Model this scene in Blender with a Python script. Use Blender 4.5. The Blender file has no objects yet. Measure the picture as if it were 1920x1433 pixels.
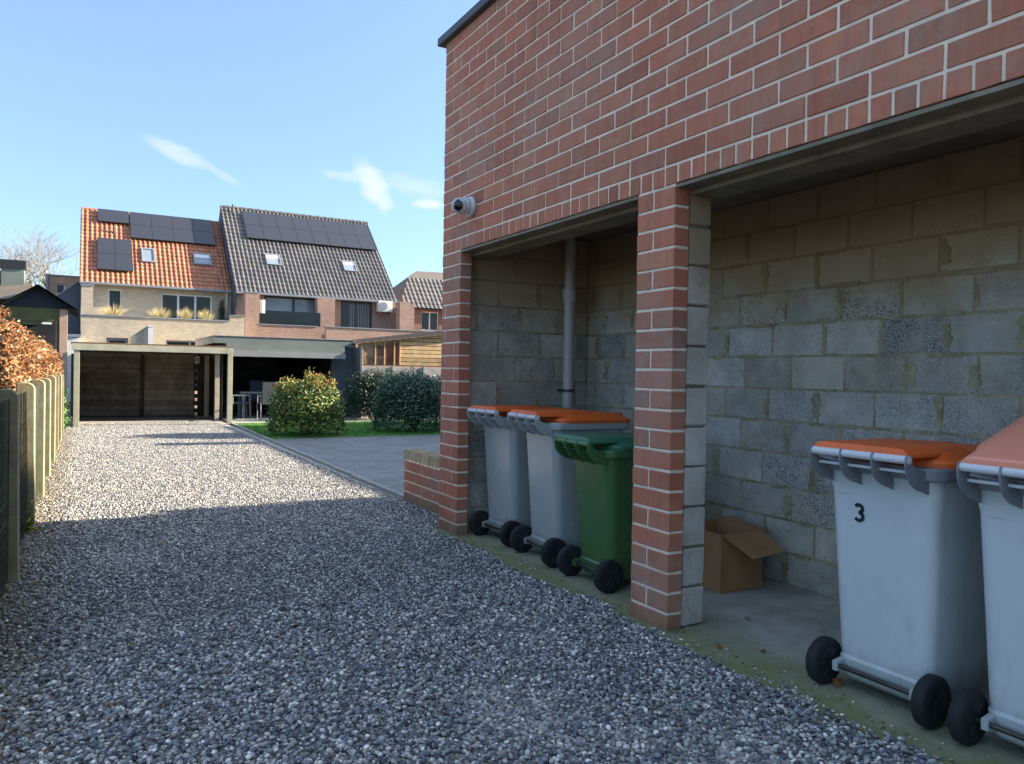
import bpy, bmesh, math, random
import numpy as np
from mathutils import Vector, Matrix, Euler
R_ = math.radians
rng = np.random.default_rng(7); random.seed(7)
sc = bpy.context.scene
col = sc.collection

# ---------------------------------------------------------------- materials
def lin(h):
    h = h.lstrip('#'); v = [int(h[i:i+2], 16) / 255 for i in (0, 2, 4)]
    return tuple(x / 12.92 if x <= .04045 else ((x + .055) / 1.055) ** 2.4 for x in v)
class N:
    def __init__(s, name):
        s.m = bpy.data.materials.new(name); s.m.use_nodes = True
        s.t = s.m.node_tree; s.b = s.t.nodes['Principled BSDF']; s._tc = None
    def n(s, typ, **k):
        o = s.t.nodes.new('ShaderNode' + typ)
        for a, v in k.items(): setattr(o, a, v)
        return o
    def l(s, a, b): s.t.links.new(a, b)
    def co(s, kind='Object'):
        if s._tc is None: s._tc = s.n('TexCoord')
        return s._tc.outputs[kind]
    def mapped(s, scale=(1, 1, 1), kind='Object'):
        m = s.n('Mapping'); m.inputs['Scale'].default_value = scale; s.l(s.co(kind), m.inputs[0]); return m.outputs[0]
    def noise(s, scale, detail=4, rough=.6, vec=None):
        o = s.n('TexNoise'); o.inputs['Scale'].default_value = scale; o.inputs['Detail'].default_value = detail
        o.inputs['Roughness'].default_value = rough; s.l(vec if vec is not None else s.co(), o.inputs['Vector']); return o.outputs[0]
    def ramp(s, v, stops):
        o = s.n('ValToRGB'); e = o.color_ramp.elements
        while len(e) < len(stops): e.new(.5)
        for q, (p, c) in zip(e, stops): q.position = p; q.color = (*c, 1) if not isinstance(c, (int, float)) else (c, c, c, 1)
        s.l(v, o.inputs[0]); return o.outputs[0]
    def mix(s, a, b, f, mode='MIX'):
        o = s.n('Mix', data_type='RGBA', blend_type=mode)
        for i, v in ((0, f), (6, a), (7, b)):
            if isinstance(v, (int, float)): o.inputs[i].default_value = v
            elif isinstance(v, tuple): o.inputs[i].default_value = (*v, 1) if len(v) == 3 else v
            else: s.l(v, o.inputs[i])
        return o.outputs[2]
    def math(s, op, a, b=0.):
        o = s.n('Math', operation=op)
        for i, v in enumerate((a, b)):
            if isinstance(v, (int, float)): o.inputs[i].default_value = v
            else: s.l(v, o.inputs[i])
        return o.outputs[0]
    def attr(s, name='tint'):
        return s.n('Attribute', attribute_name=name)
    def set(s, base=None, rough=None, bump=None, bstr=.3, bdist=.01, **k):
        b = s.b
        for key, v in (('Base Color', base), ('Roughness', rough)):
            if v is None: continue
            if isinstance(v, (int, float)): b.inputs[key].default_value = v
            elif isinstance(v, tuple): b.inputs[key].default_value = (*v, 1)
            else: s.l(v, b.inputs[key])
        if bump is not None:
            o = s.n('Bump'); o.inputs['Strength'].default_value = bstr; o.inputs['Distance'].default_value = bdist
            s.l(bump, o.inputs['Height']); s.l(o.outputs[0], b.inputs['Normal'])
        for kk, v in k.items(): b.inputs[kk.replace('_', ' ')].default_value = v
        return s.m

def simple(name, c, rough=.6, var=.25, scale=8, bump=.15, bscale=60, bdist=.004, tint=False, **k):
    """colour with worn, mottled variation, fine bump"""
    n = N(name); c = lin(c) if isinstance(c, str) else c
    d = tuple(x * (1 - var) for x in c); u = tuple(min(1, x * (1 + var * .7)) for x in c)
    base = n.ramp(n.noise(scale, 6, .65), [(.3, d), (.7, u)])
    if tint: base = n.mix(base, n.attr().outputs[0], 1., 'MULTIPLY')
    n.set(base, rough, n.noise(bscale, 3), bump, bdist, **k)
    return n.m

def m_brick():
    n = N('red_brick')
    a = n.attr()
    nz = n.noise(7, 5, .7)
    streak = n.noise(1., 3, .6, n.mapped((1, 26, 2.)))
    base = n.mix(lin('#b26a50'), lin('#965e48'), n.ramp(streak, [(.3, 0.), (.7, .8)]))
    base = n.mix(base, lin('#b88062'), n.ramp(nz, [(.5, 0.), (.8, .8)]))
    base = n.mix(base, a.outputs[0], 1., 'MULTIPLY')
    # whitish bloom in a slanting band of the upper wall and small patches
    bl = n.noise(1.1, 5, .65, n.mapped((1, .55, 1.)))
    bl2 = n.noise(16, 4, .7)
    f = n.math('MULTIPLY', n.ramp(bl, [(.47, 0.), (.64, .7)]), n.ramp(bl2, [(.35, .1), (.65, 1.)]))
    base = n.mix(base, lin('#8d877c'), f)
    sz_ = n.n('SeparateXYZ'); n.l(n.co(), sz_.inputs[0])
    lowz = n.math('ADD', sz_.outputs[2], n.math('MULTIPLY', n.noise(7, 5, .7), .14))
    base = n.mix(base, lin('#6a5f46'), n.ramp(lowz, [(.1, .75), (.24, 0.)]))
    return n.set(base, .82, n.noise(90, 4, .7), .35, .004)
def m_mortar(name='mortar', c='#dfcfb8'):
    n = N(name)
    base = n.mix(lin(c), tuple(.6 * x for x in lin(c)), n.ramp(n.noise(5, 6, .7), [(.45, 0.), (.75, .8)]))
    return n.set(base, .95, n.noise(140, 3), .5, .004)
def m_block():
    n = N('concrete_block'); a = n.attr()
    v = n.n('TexVoronoi'); v.inputs['Scale'].default_value = 95; n.l(n.co(), v.inputs['Vector'])
    g = n.ramp(v.outputs['Distance'], [(.0, .95), (.42, .4), (.7, .06)])
    big = n.noise(3.3, 6, .7)
    smooth = n.ramp(big, [(.3, lin('#8f8a7c')), (.5, lin('#b0aa9c')), (.72, lin('#c8c3b8'))])
    rough_c = n.mix(lin('#45453f'), lin('#e2e1da'), g)
    f = n.math('MULTIPLY', a.outputs[3] if False else n.attr('grit').outputs[2], n.ramp(n.noise(4.5, 3), [(.38, .15), (.55, 1.)]))
    base = n.mix(smooth, rough_c, f)
    base = n.mix(base, a.outputs[0], 1., 'MULTIPLY')
    pits = n.n('TexVoronoi'); pits.inputs['Scale'].default_value = 34; n.l(n.co(), pits.inputs['Vector'])
    base = n.mix(base, (.02, .02, .018), n.ramp(pits.outputs['Distance'], [(.05, .85), (.12, 0.)]))
    # rusty brown water stain on the upper courses
    stain = n.n('SeparateXYZ'); n.l(n.co(), stain.inputs[0])
    z = n.math('ADD', stain.outputs[2], n.math('MULTIPLY', n.math('SUBTRACT', n.noise(1.6, 4), .5), .9))
    base = n.mix(base, lin('#917955'), n.ramp(n.math('MULTIPLY', z, .4), [(.68, 0.), (.8, .7)]))
    h = n.math('ADD', n.math('MULTIPLY', v.outputs['Distance'], f), n.noise(60, 5, .75))
    return n.set(base, .93, h, .55, .006)
def m_blockmortar():
    n = N('block_mortar')
    base = n.ramp(n.noise(6, 6, .75), [(.3, lin('#6e664c')), (.5, lin('#938a6c')), (.7, lin('#b0a88e'))])
    stain = n.n('SeparateXYZ'); n.l(n.co(), stain.inputs[0])
    z = n.math('ADD', stain.outputs[2], n.math('MULTIPLY', n.math('SUBTRACT', n.noise(1.6, 4), .5), .9))
    base = n.mix(base, lin('#826b4b'), n.ramp(n.math('MULTIPLY', z, .4), [(.68, 0.), (.8, .7)]))
    return n.set(base, .95, n.noise(50, 5, .7), .5, .006)
def m_stone():
    n = N('gravel_stone'); a = n.attr()
    base = n.mix(a.outputs[0], (1, 1, 1), 0.)
    base = n.mix(base, tuple([.55] * 3), n.ramp(n.noise(120, 3), [(.55, 0.), (.8, .25)]))
    return n.set(base, .75)
def m_bed():
    n = N('gravel_bed')
    v = n.n('TexVoronoi'); v.inputs['Scale'].default_value = 46; n.l(n.co(), v.inputs['Vector'])
    s = n.n('SeparateColor'); n.l(v.outputs['Color'], s.inputs[0])
    base = n.ramp(s.outputs[0], [(0., (.17, .165, .15)), (.35, (.28, .265, .235)), (.7, (.39, .365, .315)), (1., (.58, .54, .47))])
    base = n.mix(base, (.05, .045, .04), n.ramp(v.outputs['Distance'], [(.55, 0.), (.85, .6)]))
    sx = n.n('SeparateXYZ'); n.l(n.co(), sx.inputs[0])
    edge = n.math('ADD', sx.outputs[0], n.math('MULTIPLY', n.noise(2.2, 5, .7), .7))
    base = n.mix(base, lin('#6f6038'), n.ramp(edge, [(.15, .55), (.32, 0.)]))
    base = n.mix(base, lin('#574c38'), n.ramp(n.noise(.9, 6, .7), [(.55, 0.), (.8, .35)]))
    h = n.math('MULTIPLY', v.outputs['Distance'], -1.)
    return n.set(base, .85, h, .6, .012)
def m_slab(name='slab_concrete', c1='#86847a', c2='#b3b0a6', moss=True):
    n = N(name)
    base = n.ramp(n.noise(2.4, 7, .72), [(.3, lin(c1)), (.7, lin(c2))])
    base = n.mix(base, (.04, .04, .03), n.ramp(n.noise(26, 3, .6, n.mapped((1, .5, 1))), [(.66, 0.), (.74, .6)]))
    if moss:
        sx = n.n('SeparateXYZ'); n.l(n.co(), sx.inputs[0])
        e = n.math('SUBTRACT', sx.outputs[0], n.math('MULTIPLY', n.noise(5, 6, .75), .7))
        base = n.mix(base, lin('#656b3a'), n.ramp(n.math('SUBTRACT', e, 2.0), [(.3, .9), (.85, 0.)]))
    return n.set(base, .9, n.noise(45, 5, .7), .35, .006)
def m_paver():
    n = N('clinker_paving')
    b = n.n('TexBrick'); b.offset = .5
    mp = n.n('Mapping'); mp.inputs['Rotation'].default_value = (0, 0, R_(0)); n.l(n.co(), mp.inputs[0]); n.l(mp.outputs[0], b.inputs['Vector'])
    b.inputs['Scale'].default_value = 1; b.inputs['Brick Width'].default_value = .21; b.inputs['Row Height'].default_value = .07
    b.inputs['Mortar Size'].default_value = .006; b.inputs['Color1'].default_value = (*lin('#686b6d'), 1); b.inputs['Color2'].default_value = (*lin('#898a88'), 1)
    b.inputs['Mortar'].default_value = (*lin('#2f2f2c'), 1)
    base = n.mix(b.outputs['Color'], lin('#52564e'), n.ramp(n.noise(1.2, 6, .7), [(.45, 0.), (.75, .7)]))
    return n.set(base, .7, b.outputs['Fac'], -.5, .01)
def m_farbrick(name, c1, c2, cm, w=.21, h=.065):
    n = N(name)
    b = n.n('TexBrick'); b.offset = .5
    mp = n.n('Mapping'); mp.inputs['Rotation'].default_value = (R_(90), 0, 0); n.l(n.co(), mp.inputs[0])
    sx = n.n('SeparateXYZ'); n.l(n.co(), sx.inputs[0]); cb = n.n('CombineXYZ')
    n.l(n.math('ADD', sx.outputs[0], sx.outputs[1]), cb.inputs[0]); n.l(sx.outputs[2], cb.inputs[1]); n.l(cb.outputs[0], b.inputs['Vector'])
    b.inputs['Scale'].default_value = 1; b.inputs['Brick Width'].default_value = w; b.inputs['Row Height'].default_value = h
    b.inputs['Mortar Size'].default_value = .008; b.inputs['Color1'].default_value = (*lin(c1), 1); b.inputs['Color2'].default_value = (*lin(c2), 1)
    b.inputs['Mortar'].default_value = (*lin(cm), 1)
    base = n.mix(b.outputs['Color'], tuple(.6 * x for x in lin(c1)), n.ramp(n.noise(.8, 6, .7), [(.45, 0.), (.8, .6)]))
    base = n.mix(base, tuple(min(1, 1.3 * x) for x in lin(c2)), n.ramp(n.noise(3.5, 5, .7), [(.55, 0.), (.8, .5)]))
    return n.set(base, .9, b.outputs['Fac'], -.3, .01)
def m_leaf(name, rough=.45, trans=.25, spec=.5):
    n = N(name); a = n.attr()
    base = n.mix(a.outputs[0], (1, 1, 1), 0.)
    n.set(base, rough); n.b.inputs['Specular IOR Level'].default_value = spec
    tr = n.n('BsdfTranslucent'); n.l(base, tr.inputs[0]); mx = n.n('MixShader'); mx.inputs[0].default_value = trans
    n.l(n.b.outputs[0], mx.inputs[1]); n.l(tr.outputs[0], mx.inputs[2])
    n.l(mx.outputs[0], n.t.nodes['Material Output'].inputs[0]); return n.m
def m_bin(name, c, rough=.42, dirt=.35, foot=True):
    n = N(name); c = lin(c)
    sc1 = n.noise(2.2, 6, .7); st = n.noise(5, 5, .7, n.mapped((1, 1, .25)))
    base = n.mix(c, tuple(x * .62 for x in c), n.ramp(sc1, [(.45, 0.), (.8, dirt)]))
    base = n.mix(base, tuple(x * .5 + .02 for x in c), n.ramp(st, [(.58, 0.), (.75, dirt)]))
    scr = n.noise(1., 2, .5, n.mapped((3, 3, 60)))
    base = n.mix(base, tuple(x * .45 for x in c), n.math('MULTIPLY', n.ramp(scr, [(.73, 0.), (.76, .6)]), n.ramp(n.noise(4, 2), [(.55, 0.), (.6, 1.)])))
    sx = n.n('SeparateXYZ'); n.l(n.co(), sx.inputs[0])
    low = n.math('ADD', sx.outputs[2], n.math('MULTIPLY', n.noise(9, 5, .75), .22))
    if foot: base = n.mix(base, lin('#55523f'), n.ramp(low, [(.14, .6), (.3, 0.)]))
    return n.set(base, n.ramp(sc1, [(.3, rough * .8), (.7, rough * 1.35)]), n.noise(160, 2), .06, .002)
def m_glass_dark(name, c='#14191f', rough=.1):
    n = N(name); return n.set(n.mix(lin(c), tuple(1.5 * q for q in lin(c)), n.ramp(n.noise(1.3, 3), [(.4, 0.), (.7, .6)])), rough, n.noise(1.5, 2), .04, .02, Specular_IOR_Level=.35)

MT = dict(
 brick=m_brick(), mortar=m_mortar(), block=m_block(), bmortar=m_blockmortar(), stone=m_stone(), bed=m_bed(), slab=m_slab(),
 terrace=m_slab('terrace_concrete', '#7c7b74', '#a3a29b', False), paver=m_paver(),
 orange_wall=m_farbrick('sand_brick', '#a39682', '#b8aa94', '#aca391'), red_wall=m_farbrick('rust_brick', '#8a6c5c', '#9c7c6c', '#9c8f84'),
 dark_wall=m_farbrick('brown_brick', '#6f4c42', '#835c50', '#7c6c62'),
 soffit=simple('lintel_concrete', '#77715f', .9, .4, 5), ceil=simple('ceiling_concrete', '#78746b', .95, .4, 3),
 coping=simple('coping_zinc', '#3d434b', .55, .3, 4, .1),
 concrete=simple('post_concrete', '#8f8668', .92, .35, 9, .5, 70),
 paleconc=simple('kerb_concrete', '#8d8c88', .9, .25, 6, .4),
 fencewire=simple('green_wire', '#22392c', .55, .3, 20), tape=simple('green_screen', '#1c3428', .8, .45, 25, .4, 120),
 timber=simple('painted_timber', '#a39f8b', .75, .22, 5, .2), darkboard=simple('dark_boards', '#453f39', .8, .5, 3, .3),
 greyboard=simple('grey_panel', '#50565c', .6, .25, 2), fascia=simple('fascia_green', '#697069', .55, .2, 2), soffitw=simple('white_beam', '#7f8080', .6, .15, 2),
 darkglass=m_glass_dark('dark_glass'), glass=m_glass_dark('window_glass', '#20262c'), skyglass=m_glass_dark('roof_glass', '#77838c', .08),
 panel=N('solar_cell').set(lin('#2f3038'), .3, None, Specular_IOR_Level=.5),
 white=simple('white_frame', '#cfcfc9', .5, .08, 3), zinc=simple('zinc_frame', '#7c828a', .45, .15, 4), dark=simple('dark_frame', '#262a2e', .5, .2, 4),
 wood=simple('pale_planks', '#b99a6e', .75, .3, 4, .3, 40), brownwood=simple('brown_planks', '#7d4f38', .75, .45, 6, .3, 40), rust=simple('rusty_sheet', '#6d5138', .8, .4, 6),
 bark=simple('bark', '#4a4036', .9, .4, 14, .6, 40), palebark=simple('pale_bark', '#8f8677', .9, .35, 4), card=None, pvc=simple('grey_pvc', '#aaa8a2', .42, .12, 3, .05),
 camwhite=simple('camera_plastic', '#c2c6c9', .35, .06, 4, .02), lens=N('lens').set(lin('#0c0e14'), .05), rubber=simple('tyre_rubber', '#17181a', .8, .35, 12, .3, 90), hub=simple('hub_plastic', '#1e2022', .5, .3, 12),
 steel=simple('axle_steel', '#4a4946', .4, .3, 12, Metallic=.8), lawn=simple('lawn_soil', '#456f2c', .9, .3, 3, .6, 120),
 earth=simple('soil', '#5b5140', .95, .35, 1.5, .5, 20), orange_tile=simple('orange_tile', '#a3694b', .7, .2, 1.5, .2, 30, tint=True), dark_tile=simple('dark_tile', '#65615d', .45, .2, 1.5, .15, 30, tint=True),
 slate=simple('brown_slate', '#5e564c', .8, .3, 3, .4, 25), slatewall=simple('slate_cladding', '#444b57', .7, .2, 2), ochre=simple('ochre_wall', '#a98c76', .9, .2, 3),
 leaf=m_leaf('green_leaf'), dryleaf=m_leaf('dry_leaf', .6, .35, .3), number=N('number_paint').set(lin('#10151d'), .5), grass=m_leaf('grass_blade', .6, .3, .2),
 blackclad=simple('black_cladding', '#1a2028', .8, .3, 3), olive=simple('olive_board', '#4d512f', .8, .35, 3),
)
def m_card():
    n = N('cardboard'); c = lin('#a27c54')
    w = n.n('TexWave'); w.inputs['Scale'].default_value = 60; w.inputs['Distortion'].default_value = .4; n.l(n.co(), w.inputs['Vector'])
    base = n.mix(c, tuple(x * .6 for x in c), n.ramp(n.noise(5, 6, .7), [(.4, 0.), (.8, .8)]))
    return n.set(base, .85, w.outputs[1], .12, .003)
MT['card'] = m_card()

# ---------------------------------------------------------------- object helpers
def tag(o, label=None, cat=None, group=None, kind=None):
    for k, v in (('label', label), ('category', cat), ('group', group), ('kind', kind)):
        if v: o[k] = v
    return o
def thing(name, label, cat, loc=(0, 0, 0), rz=0, group=None):
    o = bpy.data.objects.new(name, None); col.objects.link(o); o.location = loc; o.rotation_euler = (0, 0, rz); o.empty_display_size = .1
    return tag(o, label, cat, group)
class MB:
    def __init__(s): s.v = []; s.f = []; s.c = []; s.g = []; s.smooth = False
    def add(s, vs, fs, c=(1, 1, 1), g=0.):
        k = len(s.v); s.v += [tuple(p) for p in vs]
        for f in fs: s.f.append(tuple(i + k for i in f)); s.c.append(c); s.g.append(g)
        return s
    def box(s, x0, x1, y0, y1, z0, z1, c=(1, 1, 1), g=0.):
        vs = [(x, y, z) for z in (z0, z1) for y in (y0, y1) for x in (x0, x1)]
        return s.add(vs, [(0, 2, 3, 1), (4, 5, 7, 6), (0, 1, 5, 4), (2, 6, 7, 3), (0, 4, 6, 2), (1, 3, 7, 5)], c, g)
    def cbox(s, x0, x1, y0, y1, z0, z1, b=.004, c=(1, 1, 1), g=0., j=0.):
        """box with chamfered edges (24 corners)"""
        X, Y, Z = (x0, x1), (y0, y1), (z0, z1); vs = []; idx = {}
        for i in (0, 1):
            for jx in (0, 1):
                for k in (0, 1):
                    sg = (1 if i == 0 else -1, 1 if jx == 0 else -1, 1 if k == 0 else -1)
                    for ax in range(3):
                        p = [X[i] + sg[0] * b, Y[jx] + sg[1] * b, Z[k] + sg[2] * b]
                        p[ax] = (X[i], Y[jx], Z[k])[ax]
                        if j: p = [q + random.uniform(-j, j) for q in p]
                        idx[i, jx, k, ax] = len(vs); vs.append(p)
        fs = []
        q = [(0, 0), (0, 1), (1, 1), (1, 0)]
        for ax in range(3):
            for sgn in (0, 1):
                f = []
                for a, bb in q:
                    key = [0, 0, 0]; key[ax] = sgn; key[(ax + 1) % 3] = a; key[(ax + 2) % 3] = bb
                    f.append(idx[(*key, ax)])
                fs.append(tuple(f[::-1]) if sgn else tuple(f))
        for ax in range(3):          # edges along ax
            o1, o2 = (ax + 1) % 3, (ax + 2) % 3
            for a in (0, 1):
                for bb in (0, 1):
                    ka = [0, 0, 0]; ka[o1] = a; ka[o2] = bb; kb = list(ka); kb[ax] = 1
                    f = (idx[(*ka, o1)], idx[(*kb, o1)], idx[(*kb, o2)], idx[(*ka, o2)])
                    fs.append(f if (a ^ bb) else f[::-1])
        for i in (0, 1):
            for jx in (0, 1):
                for k in (0, 1):
                    f = (idx[i, jx, k, 0], idx[i, jx, k, 1], idx[i, jx, k, 2]); fs.append(f if (i + jx + k) % 2 else f[::-1])
        return s.add(vs, fs, c, g)
    def tube(s, pts, r, n=10, c=(1, 1, 1), caps=True):
        pts = [Vector(p) for p in pts]; rs = r if isinstance(r, (list, tuple)) else [r] * len(pts); rings = []
        k0 = len(s.v); vs = []; fs = []
        up = None
        for i, p in enumerate(pts):
            d = pts[min(i + 1, len(pts) - 1)] - pts[max(i - 1, 0)]
            d = (d if d.length > 1e-7 else pts[-1] - pts[0]).normalized()
            if up is None: up = Vector((0, 0, 1)) if abs(d.z) < .9 else Vector((1, 0, 0))
            a = d.cross(up).normalized(); b = a.cross(d).normalized(); up = b
            vs += [tuple(p + (a * math.cos(t) + b * math.sin(t)) * rs[i]) for t in [2 * math.pi * q / n for q in range(n)]]
        for i in range(len(pts) - 1):
            for q in range(n):
                fs.append((i * n + q, i * n + (q + 1) % n, (i + 1) * n + (q + 1) % n, (i + 1) * n + q))
        if caps: fs += [tuple(range(n))[::-1], tuple(range((len(pts) - 1) * n, len(pts) * n))]
        return s.add(vs, fs, c)
    def loft(s, rings, c=(1, 1, 1), cap0=True, cap1=True):
        n = len(rings[0]); vs = [p for r in rings for p in r]; fs = []
        for i in range(len(rings) - 1):
            for q in range(n): fs.append((i * n + q, i * n + (q + 1) % n, (i + 1) * n + (q + 1) % n, (i + 1) * n + q))
        if cap0: fs.append(tuple(range(n))[::-1])
        if cap1: fs.append(tuple(range((len(rings) - 1) * n, len(rings) * n)))
        return s.add(vs, fs, c)
    def prism(s, poly, axis, a, b, c=(1, 1, 1)):
        """poly in the two other axes, extruded along axis from a to b"""
        def mk(p, t):
            q = list(p); q.insert(axis, t); return tuple(q)
        return s.loft([[mk(p, a) for p in poly], [mk(p, b) for p in poly]], c)
    def build(s, name, m, parent=None, smooth=False, bevel=0., seg=2, angle=35):
        me = bpy.data.meshes.new(name); me.from_pydata(s.v, [], s.f); me.materials.append(m)
        if any(c != (1, 1, 1) for c in s.c) or True:
            a = me.attributes.new('tint', 'FLOAT_COLOR', 'FACE')
            a.data.foreach_set('color', np.array([(*c, 1.) for c in s.c], dtype=np.float32).ravel())
        if any(s.g):
            a = me.attributes.new('grit', 'FLOAT', 'FACE'); a.data.foreach_set('value', np.array(s.g, dtype=np.float32))
        bm = bmesh.new(); bm.from_mesh(me); bmesh.ops.recalc_face_normals(bm, faces=bm.faces); bm.to_mesh(me); bm.free()
        if smooth: me.shade_smooth()
        me.update()
        o = bpy.data.objects.new(name, me); col.objects.link(o)
        if parent: o.parent = parent
        if bevel:
            b = o.modifiers.new('Bevel', 'BEVEL'); b.width = bevel; b.segments = seg; b.limit_method = 'ANGLE'; b.angle_limit = R_(angle)
            me.shade_smooth(); o.modifiers.new('WN', 'WEIGHTED_NORMAL').keep_sharp = True
        return o
def box(name, m, parent, *a, bevel=0., **k): return MB().box(*a).build(name, m, parent, bevel=bevel, **k)
def rawmesh(name, V, F, m, colr=None, parent=None, smooth=False):
    """V (n,3), F (k,m) numpy"""
    me = bpy.data.meshes.new(name); k, w = F.shape
    me.vertices.add(len(V)); me.vertices.foreach_set('co', V.astype(np.float32).ravel())
    me.loops.add(k * w); me.loops.foreach_set('vertex_index', F.astype(np.int32).ravel())
    me.polygons.add(k); me.polygons.foreach_set('loop_start', np.arange(0, k * w, w, dtype=np.int32))
    if smooth: me.polygons.foreach_set('use_smooth', np.ones(k, dtype=bool))
    me.update(calc_edges=True)
    if colr is not None:
        a = me.attributes.new('tint', 'FLOAT_COLOR', 'FACE'); c = np.ones((k, 4), dtype=np.float32); c[:, :3] = colr
        a.data.foreach_set('color', c.ravel())
    me.materials.append(m)
    o = bpy.data.objects.new(name, me); col.objects.link(o)
    if parent: o.parent = parent
    return o
def leaves(P, size, colr, nrm=None, aspect=.5, spread=.9, fold=.25):
    """leaf quads folded along the midrib; returns V, F, C"""
    n = len(P); d = rng.normal(size=(n, 3)); 
    if nrm is not None: d = nrm + d * spread
    d /= np.linalg.norm(d, axis=1)[:, None]
    t = rng.normal(size=(n, 3)); t -= d * (t * d).sum(1)[:, None]; t /= np.linalg.norm(t, axis=1)[:, None]
    b = np.cross(d, t); s = (size * rng.uniform(.6, 1.3, n))[:, None]
    tip = P + t * s; base = P - t * s * .1
    mid = P + t * s * .45
    l = mid + b * s * aspect * .5 + d * s * fold * .5; r = mid - b * s * aspect * .5 + d * s * fold * .5
    tip = tip - d * s * fold * rng.uniform(-.5, 1.5, n)[:, None]
    V = np.stack([base, l, tip, r], 1).reshape(-1, 3)
    k = np.arange(n)[:, None] * 4
    F = np.concatenate([k + [0, 1, 2], k + [0, 2, 3]], 1).reshape(-1, 3)
    C = np.repeat(colr, 2, 0)
    return V, F, C
def palette(n, cols, w=None, jit=.2):
    c = np.array([lin(x) if isinstance(x, str) else x for x in cols]); i = rng.choice(len(cols), n, p=w)
    return np.clip(c[i] * rng.uniform(1 - jit, 1 + jit, (n, 1)), 0, 1)

# ---------------------------------------------------------------- camera, light, sky
cam = bpy.data.cameras.new('camera'); co = bpy.data.objects.new('camera', cam); col.objects.link(co); sc.camera = co
psi, th, roll = R_(29.126), R_(.6564), R_(1.0)
F = Vector((math.sin(psi) * math.cos(th), math.cos(psi) * math.cos(th), -math.sin(th)))
Rr = Vector((math.cos(psi), -math.sin(psi), 0)); U = Rr.cross(F)
R2 = Rr * math.cos(roll) + U * math.sin(roll); U2 = -Rr * math.sin(roll) + U * math.cos(roll)
M = Matrix((R2, U2, -F)).transposed().to_4x4(); M.translation = Vector((0, 0, 1.35)); co.matrix_world = M
cam.sensor_width = 36; cam.lens = 1440 / 1920 * 36; cam.clip_end = 3000; cam.clip_start = .05
SUN = Vector((1, -.143, .40)).normalized()
sl = bpy.data.lights.new('sun', 'SUN'); sl.energy = 5.0; sl.angle = R_(.6); sl.color = (1, .87, .69)
so = bpy.data.objects.new('sun', sl); col.objects.link(so); so.rotation_euler = SUN.to_track_quat('Z', 'Y').to_euler(); so.location = (0, 0, 30)
w = bpy.data.worlds.new('World'); sc.world = w; w.use_nodes = True; nt = w.node_tree; bg = nt.nodes['Background']
sky = nt.nodes.new('ShaderNodeTexSky'); sky.sky_type = 'NISHITA'; sky.sun_disc = False
sky.sun_elevation = math.asin(SUN.z); sky.sun_rotation = math.atan2(SUN.x, SUN.y); sky.air_density = 1.0; sky.dust_density = .6; sky.ozone_density = 1.6
tc = nt.nodes.new('ShaderNodeTexCoord')
def wn(t, **k):
    o = nt.nodes.new('ShaderNode' + t)
    for a, v in k.items(): setattr(o, a, v)
    return o
def wm(op, a, b=0.):
    o = wn('Math', operation=op)
    for i, v in enumerate((a, b)):
        if isinstance(v, (int, float)): o.inputs[i].default_value = v
        else: nt.links.new(v, o.inputs[i])
    return o.outputs[0]
nz = wn('TexNoise'); nz.inputs['Scale'].default_value = 26; nz.inputs['Detail'].default_value = 7; nz.inputs['Roughness'].default_value = .6
nmp = wn('Mapping'); nmp.inputs['Scale'].default_value = (1, 1, 1.8); nt.links.new(tc.outputs['Generated'], nmp.inputs[0]); nt.links.new(nmp.outputs[0], nz.inputs['Vector'])
total = None
def dotn(v):
    o = wn('VectorMath', operation='DOT_PRODUCT'); nt.links.new(tc.outputs['Generated'], o.inputs[0]); o.inputs[1].default_value = v; return o.outputs['Value']
for c, tilt, a, b, s in (((.092, .965, .2475), -20, .03, .007, .5), ((.128, .963, .234), -26, .03, .0035, .3), ((.312, .922, .231), -52, .026, .013, .85),
                         ((.288, .928, .238), -5, .03, .005, .5), ((.355, .905, .231), -6, .035, .009, .4), ((.376, .902, .2115), 0, .016, .0045, .9), ((.325, .92, .213), -70, .012, .009, .7)):
    C = Vector(c).normalized(); e1 = Vector((C.y, -C.x, 0)).normalized(); e2 = e1.cross(C)
    ct, st = math.cos(R_(tilt)), math.sin(R_(tilt)); ax = e1 * ct + e2 * st; ay = -e1 * st + e2 * ct
    u = wm('DIVIDE', wm('SUBTRACT', dotn(ax), ax.dot(C)), a * 1.25); v = wm('DIVIDE', wm('SUBTRACT', dotn(ay), ay.dot(C)), b * 1.35)
    r = wm('ADD', wm('MULTIPLY', u, u), wm('MULTIPLY', v, v)); r = wm('ADD', r, wm('MULTIPLY', wm('SUBTRACT', nz.outputs[0], .5), 3.2))
    m = wn('MapRange'); m.interpolation_type = 'SMOOTHSTEP'; m.inputs[1].default_value = 1.7; m.inputs[2].default_value = -.3; m.inputs[3].default_value = 0; m.inputs[4].default_value = s
    nt.links.new(r, m.inputs[0]); front = wm('GREATER_THAN', dotn(tuple(C)), .5); mm = wm('MULTIPLY', m.outputs[0], front)
    total = mm if total is None else wm('MAXIMUM', total, mm)
SKY_GAIN = (.80, .80, .88)
tintn = wn('Mix', data_type='RGBA', blend_type='MULTIPLY'); tintn.inputs[0].default_value = 1.; 
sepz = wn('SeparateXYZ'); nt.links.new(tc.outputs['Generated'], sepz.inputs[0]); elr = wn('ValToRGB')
elr.color_ramp.elements[0].position = .0; elr.color_ramp.elements[0].color = (.50, .60, .70, 1); elr.color_ramp.elements[1].position = .55; elr.color_ramp.elements[1].position = .46; elr.color_ramp.elements[1].color = (1, 1, 1, 1); zh = elr.color_ramp.elements.new(.85); zh.color = (3.4, 2.65, 1.85, 1); nt.links.new(sepz.outputs[2], elr.inputs[0])  # sky above the view brightened and warmed, added as fill for the shade
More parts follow.
